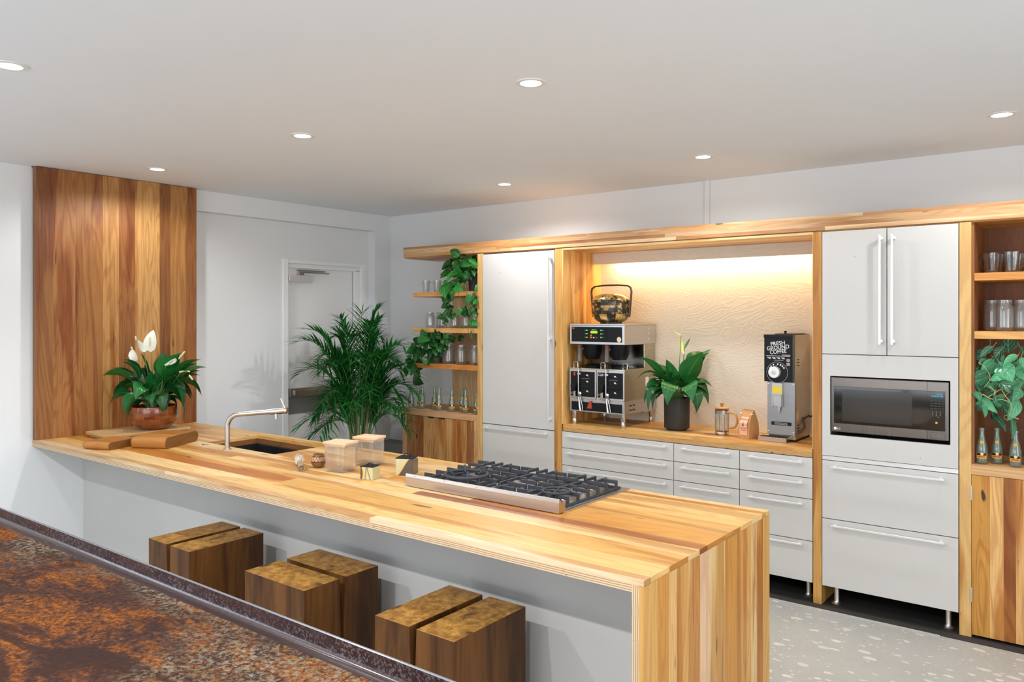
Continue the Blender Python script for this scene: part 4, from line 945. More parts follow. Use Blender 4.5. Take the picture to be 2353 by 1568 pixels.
# ================================================================== COFFEE GRINDER
t = thing('coffee_grinder', 'tall steel coffee grinder with a black front lettered FRESH GROUND COFFEE', 'coffee grinder', (-1.66, 5.05, .914))
gx0, gx1, gy = -1.753, -1.576, 4.93
b = MB(); b.box(-1.735, -1.567, gy + .02, 5.24, .925, 1.586); bd = b.build('steel_body', 'mirror', parent=t, bevel=.002)
b = MB(); b.box(gx0, gx1, gy - .018, gy + .035, 1.290, 1.588); hp = b.build('front_cover', 'black', parent=t, bevel=.004)
b = MB(); b.box(gx0 - .002, gx1 + .002, gy - .020, 5.243, 1.570, 1.589); b.box(gx0, gx1, gy - .021, gy - .018, 1.568, 1.588); b.build('lid_cover', 'black', parent=t, bevel=.002)
b = MB(); b.box(-1.70, -1.585, gy + .03, 5.2, 1.589, 1.594); b.lathe([(.006, 0), (.006, .008), (.009, .012), (.009, .018), (0, .018)], (-1.643, gy + .06, 1.594), 16); b.build('hopper_lid', 'black', parent=t)
yf = gy - .0185
Rt = Matrix.Rotation(math.radians(7), 3, Vector((0, -1, 0))) 
for i, (s_, w_) in enumerate((('FRESH', 1.0), ('GROUND', 1.0), ('COFFEE', 1.0))):
    text(s_, .034, 'white', t, (-1.665 + i * .001, yf, 1.533 - i * .0262), Rt @ FRONT, 'lettering', sx=(1.0, .96, .90)[i], off=.0003)
b = MB(); b.box(-1.739, -1.588, yf - .0006, yf, 1.4525, 1.4555); b.build('printed_rule', 'alu', parent=hp)
text('Grindmaster', .010, 'white', t, (-1.612, yf, 1.4615), FRONT, 'maker_lettering')
b = MB()
for k in range(4):
    x = -1.730 + k * .029; b.box(x, x + .005, yf - .0006, yf, 1.441, 1.446); b.box(x + .007, x + .022, yf - .0006, yf, 1.436, 1.440); b.box(x + .007, x + .020, yf - .0006, yf, 1.4425, 1.4455)
b.box(-1.69, -1.63, yf - .0006, yf, 1.4265, 1.428); b.build('printed_text', 'white', parent=hp)
b = MB(); b.box(-1.610, -1.589, yf - .0006, yf, 1.419, 1.437); b.box(-1.610, -1.589, yf - .0006, yf, 1.394, 1.413); b.build('printed_squares', plain('pink_grey_print', (.42, .34, .33), .5), parent=hp)
dxc, dzc = -1.668, 1.350
b = ringo2 = MB(); n = 48
b.tube([(dxc + .066 * math.cos(2 * math.pi * k / n), yf - .001, dzc + .066 * math.sin(2 * math.pi * k / n)) for k in range(n)], .0016, 6, closed=True); b.build('dial_ring', 'chrome', parent=hp)
b = MB(); b.lathe([(0, -.006), (.063, -.004), (.065, .002)], (dxc, yf, dzc), 40, axis='y'); b.build('dial_plate', 'black', parent=hp)
b = MB(); b.lathe([(0, -.034), (.014, -.034), (.0155, -.032), (.033, -.032), (.036, -.029), (.037, -.006)], (dxc - .012, yf, dzc + .002), 36, axis='y'); b.build('dial_knob', 'alu', parent=hp)
b = MB(); b.lathe([(0, -.0355), (.012, -.0350), (.013, -.034)], (dxc - .012, yf, dzc + .002), 24, axis='y'); b.build('knob_cap', 'steel', parent=hp)
b = MB()
for a in (35, 50, 65, 85, 115, 135, 150):
    c_, s_ = math.cos(math.radians(a)), math.sin(math.radians(a)); b.box(dxc + .053 * c_ - .004, dxc + .053 * c_ + .004, yf - .0062, yf - .005, dzc + .053 * s_ - .005, dzc + .053 * s_ + .005)
b.build('dial_marks', 'white', parent=hp)
b = MB(); b.box(dxc - .008, dxc - .001, yf - .007, yf - .005, dzc + .040, dzc + .048); b.build('dial_pointer', 'red', parent=hp)
b = MB(); b.box(-1.737, -1.563, gy - .002, gy + .02, .955, 1.290); fp = b.build('front_plate', 'gsteel', parent=t, bevel=.0015)
b = MB()
for x in (-1.729, -1.572):
    for z in (.975, 1.275): b.lathe([(0, -.005), (.004, -.004), (.005, 0)], (x, gy - .002, z), 12, axis='y')
b.build('plate_screws', 'chrome', parent=fp)
b = MB(); x0, x1 = -1.700, -1.634
b.box(x0, x1, gy - .028, gy, 1.210, 1.284); b.box(x0, x0 + .006, gy - .035, gy, 1.135, 1.215); b.box(x1 - .006, x1, gy - .05, gy, 1.135, 1.215); b.box(x0, x1, gy - .012, gy - .004, 1.135, 1.21); ch = b.build('outlet_chute', 'steel', parent=t, bevel=.0015)
b = MB(); b.prism([(1.090, -1.655), (1.135, -1.648), (1.135, -1.664)], gy - .024, gy - .012, 'y'); b.build('bag_clip', 'steel', parent=ch)
b = MB(); b.box(x0 + .003, x1 - .003, gy - .0288, gy - .028, 1.222, 1.262); b.build('yellow_notice', 'yellow', parent=ch)
b = MB(); b.box(-1.711, -1.585, gy - .003, gy - .002, 1.015, 1.037); st = b.build('black_notice', 'black', parent=fp)
text('Important: Place Bag On', .0080, 'white', t, (-1.650, gy - .0032, 1.0300), FRONT, 'notice_lettering'); text('Chute Before Grinding Coffee', .0070, 'white', t, (-1.650, gy - .0032, 1.0215), FRONT, 'notice_lettering')
b = MB()
for z0 in (1.012, 1.427):
    for k in range(3): b.box(-1.567, -1.5662, gy + .05, gy + .095, z0 - k * .018, z0 + .006 - k * .018)
b.build('side_louvres', 'gap', parent=bd)
b = MB(); b.box(-1.567, -1.566, gy + .03, gy + .085, 1.045, 1.105); b.build('side_label', 'cream', parent=bd)
b = MB(); b.box(-1.779, -1.600, gy - .055, gy + .03, .9145, .942); tr = b.build('catch_tray', 'copper', parent=t, bevel=.002)
b = MB()
for k in range(11): b.box(-1.773 + k * .0155, -1.7625 + k * .0155, gy - .045, gy + .018, .9422, .9432)
b.build('tray_slots', 'gap', parent=tr)
b = MB(); b.box(-1.735, -1.567, gy + .02, 5.24, .9145, .925); b.build('base_foot', 'blackm', parent=t)
b = MB(); b.tube([(-1.60, 5.243, 1.03), (-1.555, 5.262, 1.05), (-1.515, 5.262, 1.02), (-1.53, 5.255, .97), (-1.50, 5.25, .93), (-1.47, 5.24, .9205)], .005, 8); b.tube([(-1.52, 5.26, 1.04), (-1.495, 5.255, .98), (-1.49, 5.25, .93)], .004, 8); b.build('power_cord', 'black', parent=t)
# ================================================================== FRENCH PRESS
px, py, pz = -2.064, 4.985, .9145
t = thing('french_press', 'glass french press with a bamboo lid and handle on the niche counter', 'coffee press', (px, py, pz))
bam = srgb(206, 150, 80)
b = MB(); b.lathe([(0, .004), (.041, .004), (.044, .010), (.044, .170), (.042, .170), (.042, .012), (0, .008)], (px, py, pz), 32); b.build('beaker', 'glass', parent=t)
b = MB(); b.lathe([(.0455, .140), (.046, .140), (.046, .162), (.0455, .162)], (px, py, pz), 32); b.lathe([(.0455, .004), (.046, .004), (.046, .020), (.0455, .020)], (px, py, pz), 32)
for a in (-140, -50, 40, 130):
    c_, s_ = math.cos(math.radians(a)), math.sin(math.radians(a)); b.tube([(px + .0455 * c_, py + .0455 * s_, pz), (px + .0455 * c_, py + .0455 * s_, pz + .16)], .0035, 6)
b.build('metal_frame', 'chrome', parent=t)
b = MB(); b.lathe([(0, .171), (.045, .171), (.052, .176), (.052, .182), (.03, .185), (0, .185)], (px, py, pz), 32, col=bam); b.build('lid', 'wood_plain', parent=t)
b = MB(); b.lathe([(.008, .185), (.013, .208), (.0, .210)], (px, py, pz), 20, col=mulc(bam, .6)); b.build('knob', 'wood_plain', parent=t)
b = MB(); b.tube([(px, py, pz + .03), (px, py, pz + .171)], .002, 8); b.lathe([(0, .024), (.038, .024), (.040, .030), (0, .031)], (px, py, pz), 28); b.build('plunger', 'chrome', parent=t)
b = MB(); b.tube([(px + .045, py, pz + .148), (px + .062, py, pz + .148)], .006, 10); b.tube([(px + .045, py, pz + .048), (px + .062, py, pz + .048)], .006, 10); b.build('handle_bolts', 'chrome', parent=t)
b = MB(); b.tube([(px + .060, py, pz + .148), (px + .085, py, pz + .146), (px + .100, py, pz + .132), (px + .106, py, pz + .105), (px + .104, py, pz + .08), (px + .092, py, pz + .056), (px + .060, py, pz + .046)], .0075, 10, col=bam); b.build('handle', 'wood_plain', parent=t)
# ================================================================== COFFEE BAG
t = thing('coffee_bag', 'brown paper coffee bag with a pale printed label, folded open at the top', 'paper bag', (-1.872, 4.95, .9145))
b = MB(); kraft = plain('kraft_paper', srgb(190, 142, 88), .7)
A, Bq, Cq, D = Vector((-1.920, 4.905, .9145)), Vector((-1.838, 4.878, .9145)), Vector((-1.815, 4.99, .9145)), Vector((-1.897, 5.017, .9145))
up = Vector((0, 0, 1)); mC = (A + Bq + Cq + D) / 4
def lv(k, h, sq=1.0):      # sq pinches the depth
    P = []
    fr_ = (A + Bq) / 2; bk_ = (Cq + D) / 2
    for q, m in ((A, fr_), (Bq, fr_), (Cq, bk_), (D, bk_)):
        mm = mC + (m - mC) * sq; P.append(mm + (q - m) * k + up * h)
    return P
L = [lv(1, 0), lv(1.02, .05), lv(1.0, .10, .92), lv(.97, .145, .55), lv(1.0, .170, .22), lv(1.03, .182, .16)]
for i in range(len(L) - 1):
    for k in range(4):
        k2 = (k + 1) % 4
        if k in (1, 3):    # gusset folded inwards
            m0 = (L[i][k] + L[i][k2]) / 2 + (mC - (L[i][k] + L[i][k2]) / 2) * (.0 if i < 1 else .10 * i / 3); m1 = (L[i + 1][k] + L[i + 1][k2]) / 2 + (mC - (L[i + 1][k] + L[i + 1][k2]) / 2) * (.10 * (i + 1) / 3)
            m0.z = L[i][k].z; m1.z = L[i + 1][k].z
            b.face([L[i][k], m0, m1, L[i + 1][k]]); b.face([m0, L[i][k2], L[i + 1][k2], m1])
        else: b.face([L[i][k], L[i][k2], L[i + 1][k2], L[i + 1][k]])
b.face(list(reversed(L[0])))
b.build('paper_body', kraft, parent=t, weld=True)
dirx = (Bq - A).normalized(); nrm = Vector((dirx.y, -dirx.x, 0)); RB = Matrix((dirx, up, nrm)).transposed()
fc0 = (A + Bq) / 2
b = MB(); w2 = .031
z0, z1 = .03, .137
for (za, zb2, oa, ob) in ((.022, .10, .0022, .0055), (.10, .140, .0055, -.022)): b.face([fc0 - dirx * w2 + nrm * oa + up * za, fc0 + dirx * w2 + nrm * oa + up * za, fc0 + dirx * w2 * .97 + nrm * (ob if ob > 0 else -.0195) + up * zb2, fc0 - dirx * w2 * .97 + nrm * (ob if ob > 0 else -.0195) + up * zb2])
b.build('printed_label', plain('peach_label', srgb(232, 178, 146), .6), parent=t)
text('DOWNTOWN JO', .0085, 'redlab', t, fc0 + nrm * -.006 + up * .124, RB, 'label_lettering')
text('DRINK COFFEE', .0075, 'redlab', t, fc0 + nrm * .005 + up * .068, RB, 'label_lettering'); text('FRESH ROASTED', .0055, 'redlab', t, fc0 + nrm * .005 + up * .055, RB, 'label_lettering')
b = MB(); c_ = fc0 + nrm * .0062 + up * .088
for r0, m in ((.0085, 0), ): b.lathe([(0, -.0008), (r0, 0)], c_, 20, axis='y')
b.tube([c_ + Vector((.004, -.001, .006)), c_ + Vector((.002, -.001, .014)), c_ + Vector((-.003, .002, .020))], [.002, .0016, .0006], 6); b.build('label_emblem', plain('slate_print', (.09, .14, .22), .6), parent=t)
b = MB()
for s_ in (-1, 1): q = fc0 + dirx * s_ * .043 + up * .158 - nrm * .028; b.tube([q - dirx * .006, q + dirx * .006], .004, 6)
b.build('tin_tie_tabs', 'white', parent=t)
# ================================================================== THINGS ON THE ISLAND
IT = IZ + .0004
# board under the plant bowl, two curved wooden cases
def rbox(b, c, ax, ay, hx, hy, z0, z1, col, g=0, mi=0):
    T = Matrix.Translation(c) @ Matrix((ax.to_tuple(), ay.to_tuple(), (0, 0, 1))).transposed().to_4x4()
    b.box(-hx, hx, -hy, hy, z0, z1, g, col, mi, T=T)
ua = Vector((.62, .785, 0)).normalized(); ub = Vector((-ua.y, ua.x, 0))
ca = Vector((-5.16, 2.60, 0))
b = MB(); pal = srgb(206, 172, 122); rbox(b, ca, Vector((1, 0, 0)), Vector((0, 1, 0)), .17, .27, IT + .018, IT + .036, pal, 1); rbox(b, ca + Vector((0, .005, 0)), Vector((1, 0, 0)), Vector((0, 1, 0)), .155, .255, IT, IT + .018, mulc(pal, .85), 1)
tag(b.build('wooden_board', 'wood_plain', loc=(ca.x, ca.y, IT), bevel=.003), 'flat pale wooden board lying under the planted wooden bowl', 'board')
def case(p0, p1, p2, h, label, e0=.35):
    """roll-top case: p0-p1 its near end, p1-p2 the long side"""
    p0, p1, p2 = map(Vector, (p0, p1, p2)); ax = (p2 - p1); L = ax.length; ax.normalize(); W = (p0 - p1).length
    ay = Vector((-ax.y, ax.x, 0)); 
    t = thing('roll_top_case', label, 'wooden case', tuple((p1 + p2) / 2), 'curved wooden cases beside the plant')
    def P(u, v, z): return p1 + ax * u + ay * v + Vector((0, 0, z))
    prof = []; n = 8                       # in (u, z): bull-nosed at both ends
    r = h / 2
    for k in range(n + 1): a = math.pi / 2 + math.pi * k / n; prof.append((r * e0 * 1.2 + r * e0 * 1.2 * math.cos(a), r + r * math.sin(a)))
    for k in range(n + 1): a = -math.pi / 2 + math.pi * k / n; prof.append((L - r + r * math.cos(a), r + r * math.sin(a)))
    def ext(v0, v1, sc, col, mat, nm):
        b = MB(); q = [((u - L / 2) * sc + L / 2, (z - r) * sc + r) for u, z in prof]; m = len(q); acc = random.uniform(0, 30)
        for i in range(m):
            a_, b_ = q[i], q[(i + 1) % m]; d = math.dist(a_, b_)
            b.face([P(a_[0], v0, a_[1]), P(b_[0], v0, b_[1]), P(b_[0], v1, b_[1]), P(a_[0], v1, a_[1])], [(v0, acc), (v0, acc + d), (v1, acc + d), (v1, acc)], col, 0, True); acc += d
        b.face([P(u, v1, z) for u, z in q], [(u + 3, z) for u, z in q], col); b.face([P(u, v0, z) for u, z in reversed(q)], [(u + 7, z) for u, z in reversed(q)], col)
        return b.build(nm, mat, parent=t, weld=True)
    cc = srgb(178, 120, 54)
    ext(.006, W - .006, 1.0, cc, 'wood_plain', 'tambour_body'); ext(0, .006, .985, mulc(cc, .45), 'wood_plain', 'end_cap'); ext(W - .006, W, .985, mulc(cc, .45), 'wood_plain', 'end_cap')
    return t
case((-4.855, 2.145, IT), (-4.660, 2.170, IT), (-4.745, 2.40, IT), .046, 'smaller curved wooden roll-top case, the left one on the counter', .8)
case((-4.655, 2.300, IT), (-4.443, 2.400, IT), (-4.600, 2.70, IT), .066, 'larger curved wooden roll-top case in front of the potted lily', .5)
# small patterned clay pot
def clay():
    t = NT('zigzag_clay'); uv = t.uv(); s = t.n('ShaderNodeSeparateXYZ'); t.l(uv, s.inputs[0]); u, z = s.outputs[0], s.outputs[1]
    fr = t.math('ABSOLUTE', t.math('SUBTRACT', t.math('FRACT', t.math('MULTIPLY', u, 13.0)), .5))
    zz = t.math('MULTIPLY_ADD', fr, .036, .036); d = t.math('ABSOLUTE', t.math('SUBTRACT', z, zz))
    inb = t.math('MULTIPLY', t.ramp(z, .033, .0335), t.math('SUBTRACT', 1.0, t.ramp(z, .0565, .057)))
    c = t.mix(t.noise(t.coord(), 30, 4, .6), (.10, .038, .012), (.34, .15, .045))
    c = t.mix(inb, c, (.55, .27, .09))
    c = t.mix(t.math('MULTIPLY', inb, t.math('SUBTRACT', 1.0, t.ramp(d, .0040, .0044))), c, (.62, .50, .32))
    c = t.mix(t.math('MULTIPLY', inb, t.math('SUBTRACT', 1.0, t.ramp(d, .0028, .0032))), c, (.02, .012, .009))
    for q in (.0330, .0585): c = t.mix(t.math('SUBTRACT', 1.0, t.ramp(t.math('ABSOLUTE', t.math('SUBTRACT', z, q)), .0016, .002)), c, (.02, .012, .009))
    t.bsdf(c, .32, coat=.2); return t.m
M['clay'] = clay()
b = MB(); b.lathe([(0, .001), (.014, 0), (.026, .006), (.036, .020), (.0395, .036), (.036, .052), (.028, .062), (.026, .067), (.0265, .070), (.023, .070), (.022, .064), (.033, .05), (.034, .03), (.02, .008), (0, .006)], (-3.280, 2.600, IT), 36)
tag(b.build('clay_pot', 'clay', loc=(-3.28, 2.6, IT)), 'small round brown clay pot with a black and white zigzag band', 'pot')
# whisk brush
t = thing('whisk_brush', 'small hand brush with a woven handle and white bristles lying on the counter', 'brush', (-3.37, 2.53, IT))
p0, p1 = Vector((-3.262, 2.480, IT + .0155)), Vector((-3.385, 2.560, IT + .019)); dr = (p1 - p0).normalized()
b = MB(); m = 9
pts = [p0 + (p1 - p0) * k / m for k in range(m + 1)]; b.tube(pts, [.0155, .015] + [.0135] * (m - 1), 14, caps=False)
b.tube([p0, p0 + dr * .004], [.0155, .0115], 14, caps=False); b.tube([p0 + dr * .012, p0 + dr * .014], [.0108, .0001], 14)
def woven():
    t = NT('woven_grass'); p = t.coord(); n = t.noise(p, 160, 2); v = t.voro(p, 130)
    c = t.mix(t.ramp(v.outputs['Distance'], .2, .5), (.60, .50, .34), (.30, .20, .10)); t.bsdf(c, .7, nrm=t.bump(v.outputs['Distance'], .5, .003)); return t.m
M['woven'] = woven(); b.build('woven_handle', 'woven', parent=t)
b = MB(); random.seed(9)
for k in range(240):
    a, q = random.uniform(0, 2 * math.pi), random.random() ** .5; sd = dr.cross(Vector((0, 0, 1))); up_ = sd.cross(dr)
    o0 = (sd * math.cos(a) + up_ * math.sin(a)) * .011 * q; L = random.uniform(.045, .085); sp = random.uniform(1.8, 3.2)
    s0 = p1 + o0; s1 = p1 + dr * L * .6 + o0 * sp * .8 + Vector((0, 0, .004)); s2 = p1 + dr * L + o0 * (sp * .7) + Vector((0, 0, random.uniform(-.002, .03) * q))
    s1.z = max(s1.z, IT + .001); s2.z = max(s2.z, IT + .001)
    b.tube([s0, s1, s2], [.0009, .0008, .0004], 3, caps=False)
b.build('bristles', plain('white_bristle', (.78, .74, .68), .6), parent=t)
# square glass jars with wooden lids
def sqjar(c, label, h=.133):
    t = thing('square_glass_canister', label, 'storage jar', (c[0], c[1], IT), 'glass canisters with wooden lids', rz=math.radians(13))
    b = MB(); w = .0875
    b.lathe([(0, .002), (w * .93, .002), (w, .008), (w, h), (w - .004, h), (w - .004, .014), (0, .010)], (c[0], c[1], IT), 64, sq=9)
    for v in range(len(b.v)):
        x, y, z = b.v[v]; b.v[v] = (c[0] + (x - c[0]) * .75, c[1] + (y - c[1]) * .62, z)
    o = b.build('glass_body', 'canister', parent=t)
    lc = srgb(238, 206, 172)
    b = MB(); b.box(c[0] - .0685, c[0] + .0685, c[1] - .057, c[1] + .057, IT + h + .006, IT + h + .019, 0, lc); b.box(c[0] - .061, c[0] + .061, c[1] - .050, c[1] + .050, IT + h - .006, IT + h + .006, 0, mulc(lc, .92))
    b.build('wooden_lid', 'wood_plain', parent=t, bevel=.002)
sqjar((-3.118, 2.612), 'square glass canister with a wooden lid, the nearer one, beside the clay pot'); sqjar((-3.130, 2.816), 'square glass canister with a wooden lid standing behind the other one')
# ceramic boxes with black lids
def cermat(name, kind):
    t = NT(name); p = t.coord(); s = t.n('ShaderNodeSeparateXYZ'); t.l(p, s.inputs[0]); x, y, z = s.outputs
    n = t.noise(p, 25, 3); base = t.mix(n, (.50, .44, .22), (.62, .56, .34))
    if kind == 1:      # dark hill with a yellow edge
        u = t.math('ADD', x, t.math('MULTIPLY', y, .35))
        hgt = t.math('MULTIPLY_ADD', t.math('SINE', t.math('MULTIPLY', t.math('ADD', u, .018), 38.0)), .036, .046); hgt = t.math('ADD', hgt, t.math('MULTIPLY', u, .30))
        d = t.math('SUBTRACT', z, hgt); c = t.mix(t.math('SUBTRACT', 1.0, t.ramp(d, .006, .0065)), base, (.72, .42, .03)); dark = t.mix(t.noise(t.map(p, (10, 10, 60), rot=(0, .5, 0)), 1, 3), (.05, .035, .028), (.11, .08, .06))
        c = t.mix(t.math('SUBTRACT', 1.0, t.ramp(d, -.0005, .0)), c, dark)
    else:
        d = t.math('SUBTRACT', t.math('ADD', x, .021), t.math('MULTIPLY', t.math('SINE', t.math('MULTIPLY', z, 55.0)), .006))
        c = t.mix(t.math('SUBTRACT', 1.0, t.ramp(d, .0, .0004)), base, (.72, .42, .03)); c = t.mix(t.math('SUBTRACT', 1.0, t.ramp(d, -.006, -.0056)), c, (.09, .06, .045))
        cx = t.math('ADD', t.math('ABSOLUTE', t.math('SUBTRACT', x, t.math('MULTIPLY_ADD', z, -.0, .0))), 0.0)
        a1 = t.math('ABSOLUTE', t.math('SUBTRACT', x, t.math('MULTIPLY_ADD', z, -.34, .022))); a2 = t.math('ABSOLUTE', t.math('ADD', x, t.math('MULTIPLY_ADD', z, -.10, .0075)))
        m = t.math('MAXIMUM', t.math('SUBTRACT', 1.0, t.ramp(a1, .0035, .004)), t.math('SUBTRACT', 1.0, t.ramp(a2, .0030, .0035)))
        st = t.ramp(t.math('SINE', t.math('ADD', t.math('MULTIPLY', z, 1300.0), t.math('MULTIPLY', x, 900.0))), -.4, .1)
        fr = t.math('LESS_THAN', y, -.03); c = t.mix(t.math('MULTIPLY', t.math('MULTIPLY', m, st), fr), c, (.02, .015, .012))
    t.bsdf(c, .3, coat=.3); return t.m
M['cer1'] = cermat('ceramic_with_hill', 1); M['cer2'] = cermat('ceramic_with_stripes', 2)
def cerbox(c, w, h, mat, rz, label):
    t = thing('ceramic_box', label, 'ceramic box', (c[0], c[1], IT), 'small ceramic boxes with black lids', rz=math.radians(rz))
    b = MB(); b.box(c[0] - w, c[0] + w, c[1] - w, c[1] + w, IT, IT + h); b.build('box_body', mat, parent=t, bevel=.002)
    b = MB(); b.box(c[0] - w - .001, c[0] + w + .001, c[1] - w - .001, c[1] + w + .001, IT + h, IT + h + .004); l = b.build('black_lid', 'blackm', parent=t, bevel=.0015)
    b = MB(); r = w * .42; b.tube([(c[0] + r * math.cos(math.radians(a)), c[1], IT + h + .003 + r * .9 * math.sin(math.radians(a))) for a in range(0, 181, 15)], .0024, 8); b.build('lid_loop', 'black', parent=l)
cerbox((-2.855, 2.575), .0345, .060, 'cer2', 16, 'smaller ceramic cube box with black speckled stripes, a black lid and loop'); cerbox((-2.790, 2.760), .044, .083, 'cer1', 26, 'larger ceramic cube box painted with a dark hill and yellow line')
# ================================================================== PLANTS
lance = lambda t: max(0.0, math.sin(math.pi * min(1, t ** .75))) ** .85 * (1 - .15 * t)
def potleaf(b, st, base, tip, wd, frac, arch, col, tw=0, droop=.05):
    """petiole from base, blade over the last part of the way to the tip"""
    base, tip = Vector(base), Vector(tip); d = tip - base
    mid = base + d * (1 - frac) + Vector((0, 0, 1)) * arch * d.length * 1.2
    c0 = base + (mid - base) * .5 + Vector((0, 0, 1)) * .12 * d.length
    n = 6; pts = [(base * (1 - k / n) ** 2 + c0 * 2 * (k / n) * (1 - k / n) + mid * (k / n) ** 2) for k in range(n + 1)]
    st.tube(pts, [.0032 - .0015 * k / n for k in range(n + 1)], 5, caps=False)
    side = Vector((-d.y, d.x, 0)); side = side if side.length > .02 else RT
    nn = side.normalized().cross(tip - mid).normalized(); nn = -nn if nn.z < 0 else nn
    best = max((-.7, .7), key=lambda q: abs((tip - mid).normalized().cross(side.normalized() * math.cos(q) + nn * math.sin(q)).dot(FW)))
    b.leaf(mid, tip, wd, arch * .9, lance, col, side=side, fold=.16, n=10, droop=droop, tw=best * random.uniform(.5, 1.0) if abs(tw) < .45 else tw)
def img(o, a, h, c): return o + RT * a + Vector((0, 0, h)) + FW * c     # right, up, away from the camera
def lily(org, tips, seed, mat, t, w0=.055):
    random.seed(seed); b, st = MB(), MB()
    for (a, h, c, wd, fr, ar, tw, k) in tips:
        base = org + Vector((random.uniform(-.03, .03), random.uniform(-.03, .03), -.03))
        potleaf(b, st, base, img(org, a, h, c), wd * 1.22, fr, ar, (k, k * random.uniform(.92, 1.1), k), tw)
    for (a, h, c, wd, fr, ar, tw, k) in tips:
        for rep in range(2 if random.random() < .5 else 1):
            base = org + Vector((random.uniform(-.03, .03), random.uniform(-.03, .03), -.03)); f_ = random.uniform(.6, .95)
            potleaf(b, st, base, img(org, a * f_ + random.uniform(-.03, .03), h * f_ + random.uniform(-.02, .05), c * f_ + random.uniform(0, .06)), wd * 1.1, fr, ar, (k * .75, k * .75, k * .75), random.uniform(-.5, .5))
    st.build('stems', 'stem', parent=t); return b.build('leaves', mat, parent=t)
def flower(t, org, foot, tip, wd, mat='petal', spx=None, tw=1.2):
    """spathe from foot to tip (in right/up/away), stem down to the pot"""
    f, q = img(org, *foot), img(org, *tip)
    b = MB(); side = RT
    b.leaf(f, q, wd, .10, lambda t: math.sin(math.pi * min(1, t ** .7)) ** .7, P0, side=RT, fold=.35, n=10, droop=0)
    fl = b.build('flower', mat, parent=t)
    b = MB(); bs = org + Vector((random.uniform(-.02, .02), random.uniform(-.02, .02), -.03)); b.tube([bs, (bs + f) / 2 + RT * .01, f], [.003, .0028, .0025], 6); b.build('flower_stem', 'stem', parent=fl)
    if spx:
        b = MB(); s0, s1 = img(org, *spx[0]), img(org, *spx[1]); b.tube([s0, s0 + (s1 - s0) * .3, s0 + (s1 - s0) * .9, s1], [.003, .006, .0055, .002], 8); b.build('spadix', 'spadix', parent=fl)
# peace lily in the wooden bowl
ox, oy = -5.085, 2.665
t = thing('peace_lily', 'flowering peace lily in a glossy reddish wooden bowl at the island end', 'potted plant', (ox, oy, IT + .0365))
def bowlmat():
    t = NT('segmented_bowl_wood'); uv = t.uv(); s = t.n('ShaderNodeSeparateXYZ'); t.l(uv, s.inputs[0])
    row = t.math('FLOOR', t.math('MULTIPLY', s.outputs[1], 52.0)); cx = t.math('FLOOR', t.math('ADD', t.math('MULTIPLY', s.outputs[0], 14.0), t.math('MULTIPLY', row, .5)))
    v = t.n('ShaderNodeCombineXYZ'); t.l(cx, v.inputs[0]); t.l(row, v.inputs[1]); wn = t.n('ShaderNodeTexWhiteNoise'); t.l(v.outputs[0], wn.inputs[0])
    c = t.mix(wn.outputs[0], (.14, .028, .006), (.42, .115, .022)); c = t.mix(t.math('MULTIPLY', t.noise(t.coord(), 30, 4), .5), c, (.07, .015, .005))
    t.bsdf(c, .18, coat=.5); return t.m
M['bowl'] = bowlmat()
b = MB(); b.lathe([(0, 0), (.075, 0), (.085, .006), (.118, .025), (.142, .055), (.150, .095), (.150, .150), (.148, .156), (.140, .156), (.140, .06), (0, .03)], (ox, oy, IT + .0368), 48); b.build('wooden_bowl', 'bowl', parent=t)
b = MB(); b.lathe([(.0, .146), (.08, .144), (.139, .138)], (ox, oy, IT + .0368), 30); b.build('soil', 'soil', parent=t)
O = Vector((ox, oy, IT + .0368 + .150))
L1 = [(-.365, .225, .05, .075, .55, .20, .15, 1), (-.305, .220, -.08, .085, .6, .22, .2, 1.2), (-.28, .05, .06, .07, .62, .35, .3, .9), (-.29, .01, -.02, .08, .6, .30, .35, .8), (-.115, -.035, -.16, .080, .6, .42, .3, 1.1), (-.03, .075, -.20, .095, .6, .38, .2, 1.6),
      (.07, .040, -.18, .095, .6, .40, -.2, 1.1), (.21, -.09, -.05, .10, .62, .42, -.5, .7), (.235, .01, -.10, .11, .6, .42, -.5, .7), (.31, .07, .0, .07, .6, .36, -.3, .8), (.335, .268, .05, .06, .6, .16, -.2, 1), (.33, .325, -.03, .055, .55, .14, -.2, 1.2), (.27, .07, .12, .07, .55, .32, -.3, .8),
      (.19, .36, -.05, .13, .60, .12, -.6, 1.9), (.10, .30, .02, .11, .6, .08, -.9, 1.0), (-.14, -.01, .03, .09, .6, .40, .4, .6), (-.12, .365, .06, .10, .55, .06, .9, 1.0), (.02, .37, .10, .09, .5, .05, .6, .9), (-.19, .31, -.05, .08, .62, .18, .5, 1.1), (.0, .25, -.05, .07, .6, .05, .9, 1.1),
      (-.2, .12, .14, .09, .55, .3, .2, .7), (.16, .16, .16, .09, .55, .25, 0, .7), (.22, .18, -.12, .07, .6, .28, -.3, 1), (-.08, .18, .15, .09, .5, .2, 0, .7), (.12, -.02, -.14, .08, .55, .45, -.2, .7), (.25, .22, .1, .06, .6, .2, -.3, 1), (-.17, .03, .1, .09, .6, .4, .2, .6), (.06, .2, -.08, .07, .6, .15, -.4, .9), (-.05, .14, -.12, .07, .6, .3, .3, .8), (.17, .05, .05, .09, .6, .4, -.2, .7)]
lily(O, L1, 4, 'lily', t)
flower(t, O, (-.012, .365, -.02), (-.005, .512, 0), .088, spx=((-.014, .40, -.03), (-.012, .47, -.035)))
flower(t, O, (-.085, .36, .03), (-.125, .445, .03), .052, spx=((-.13, .44, .02), (-.135, .47, .02)))
flower(t, O, (-.125, .30, .0), (-.145, .385, .0), .060, spx=((-.14, .38, -.01), (-.150, .40, -.01)))
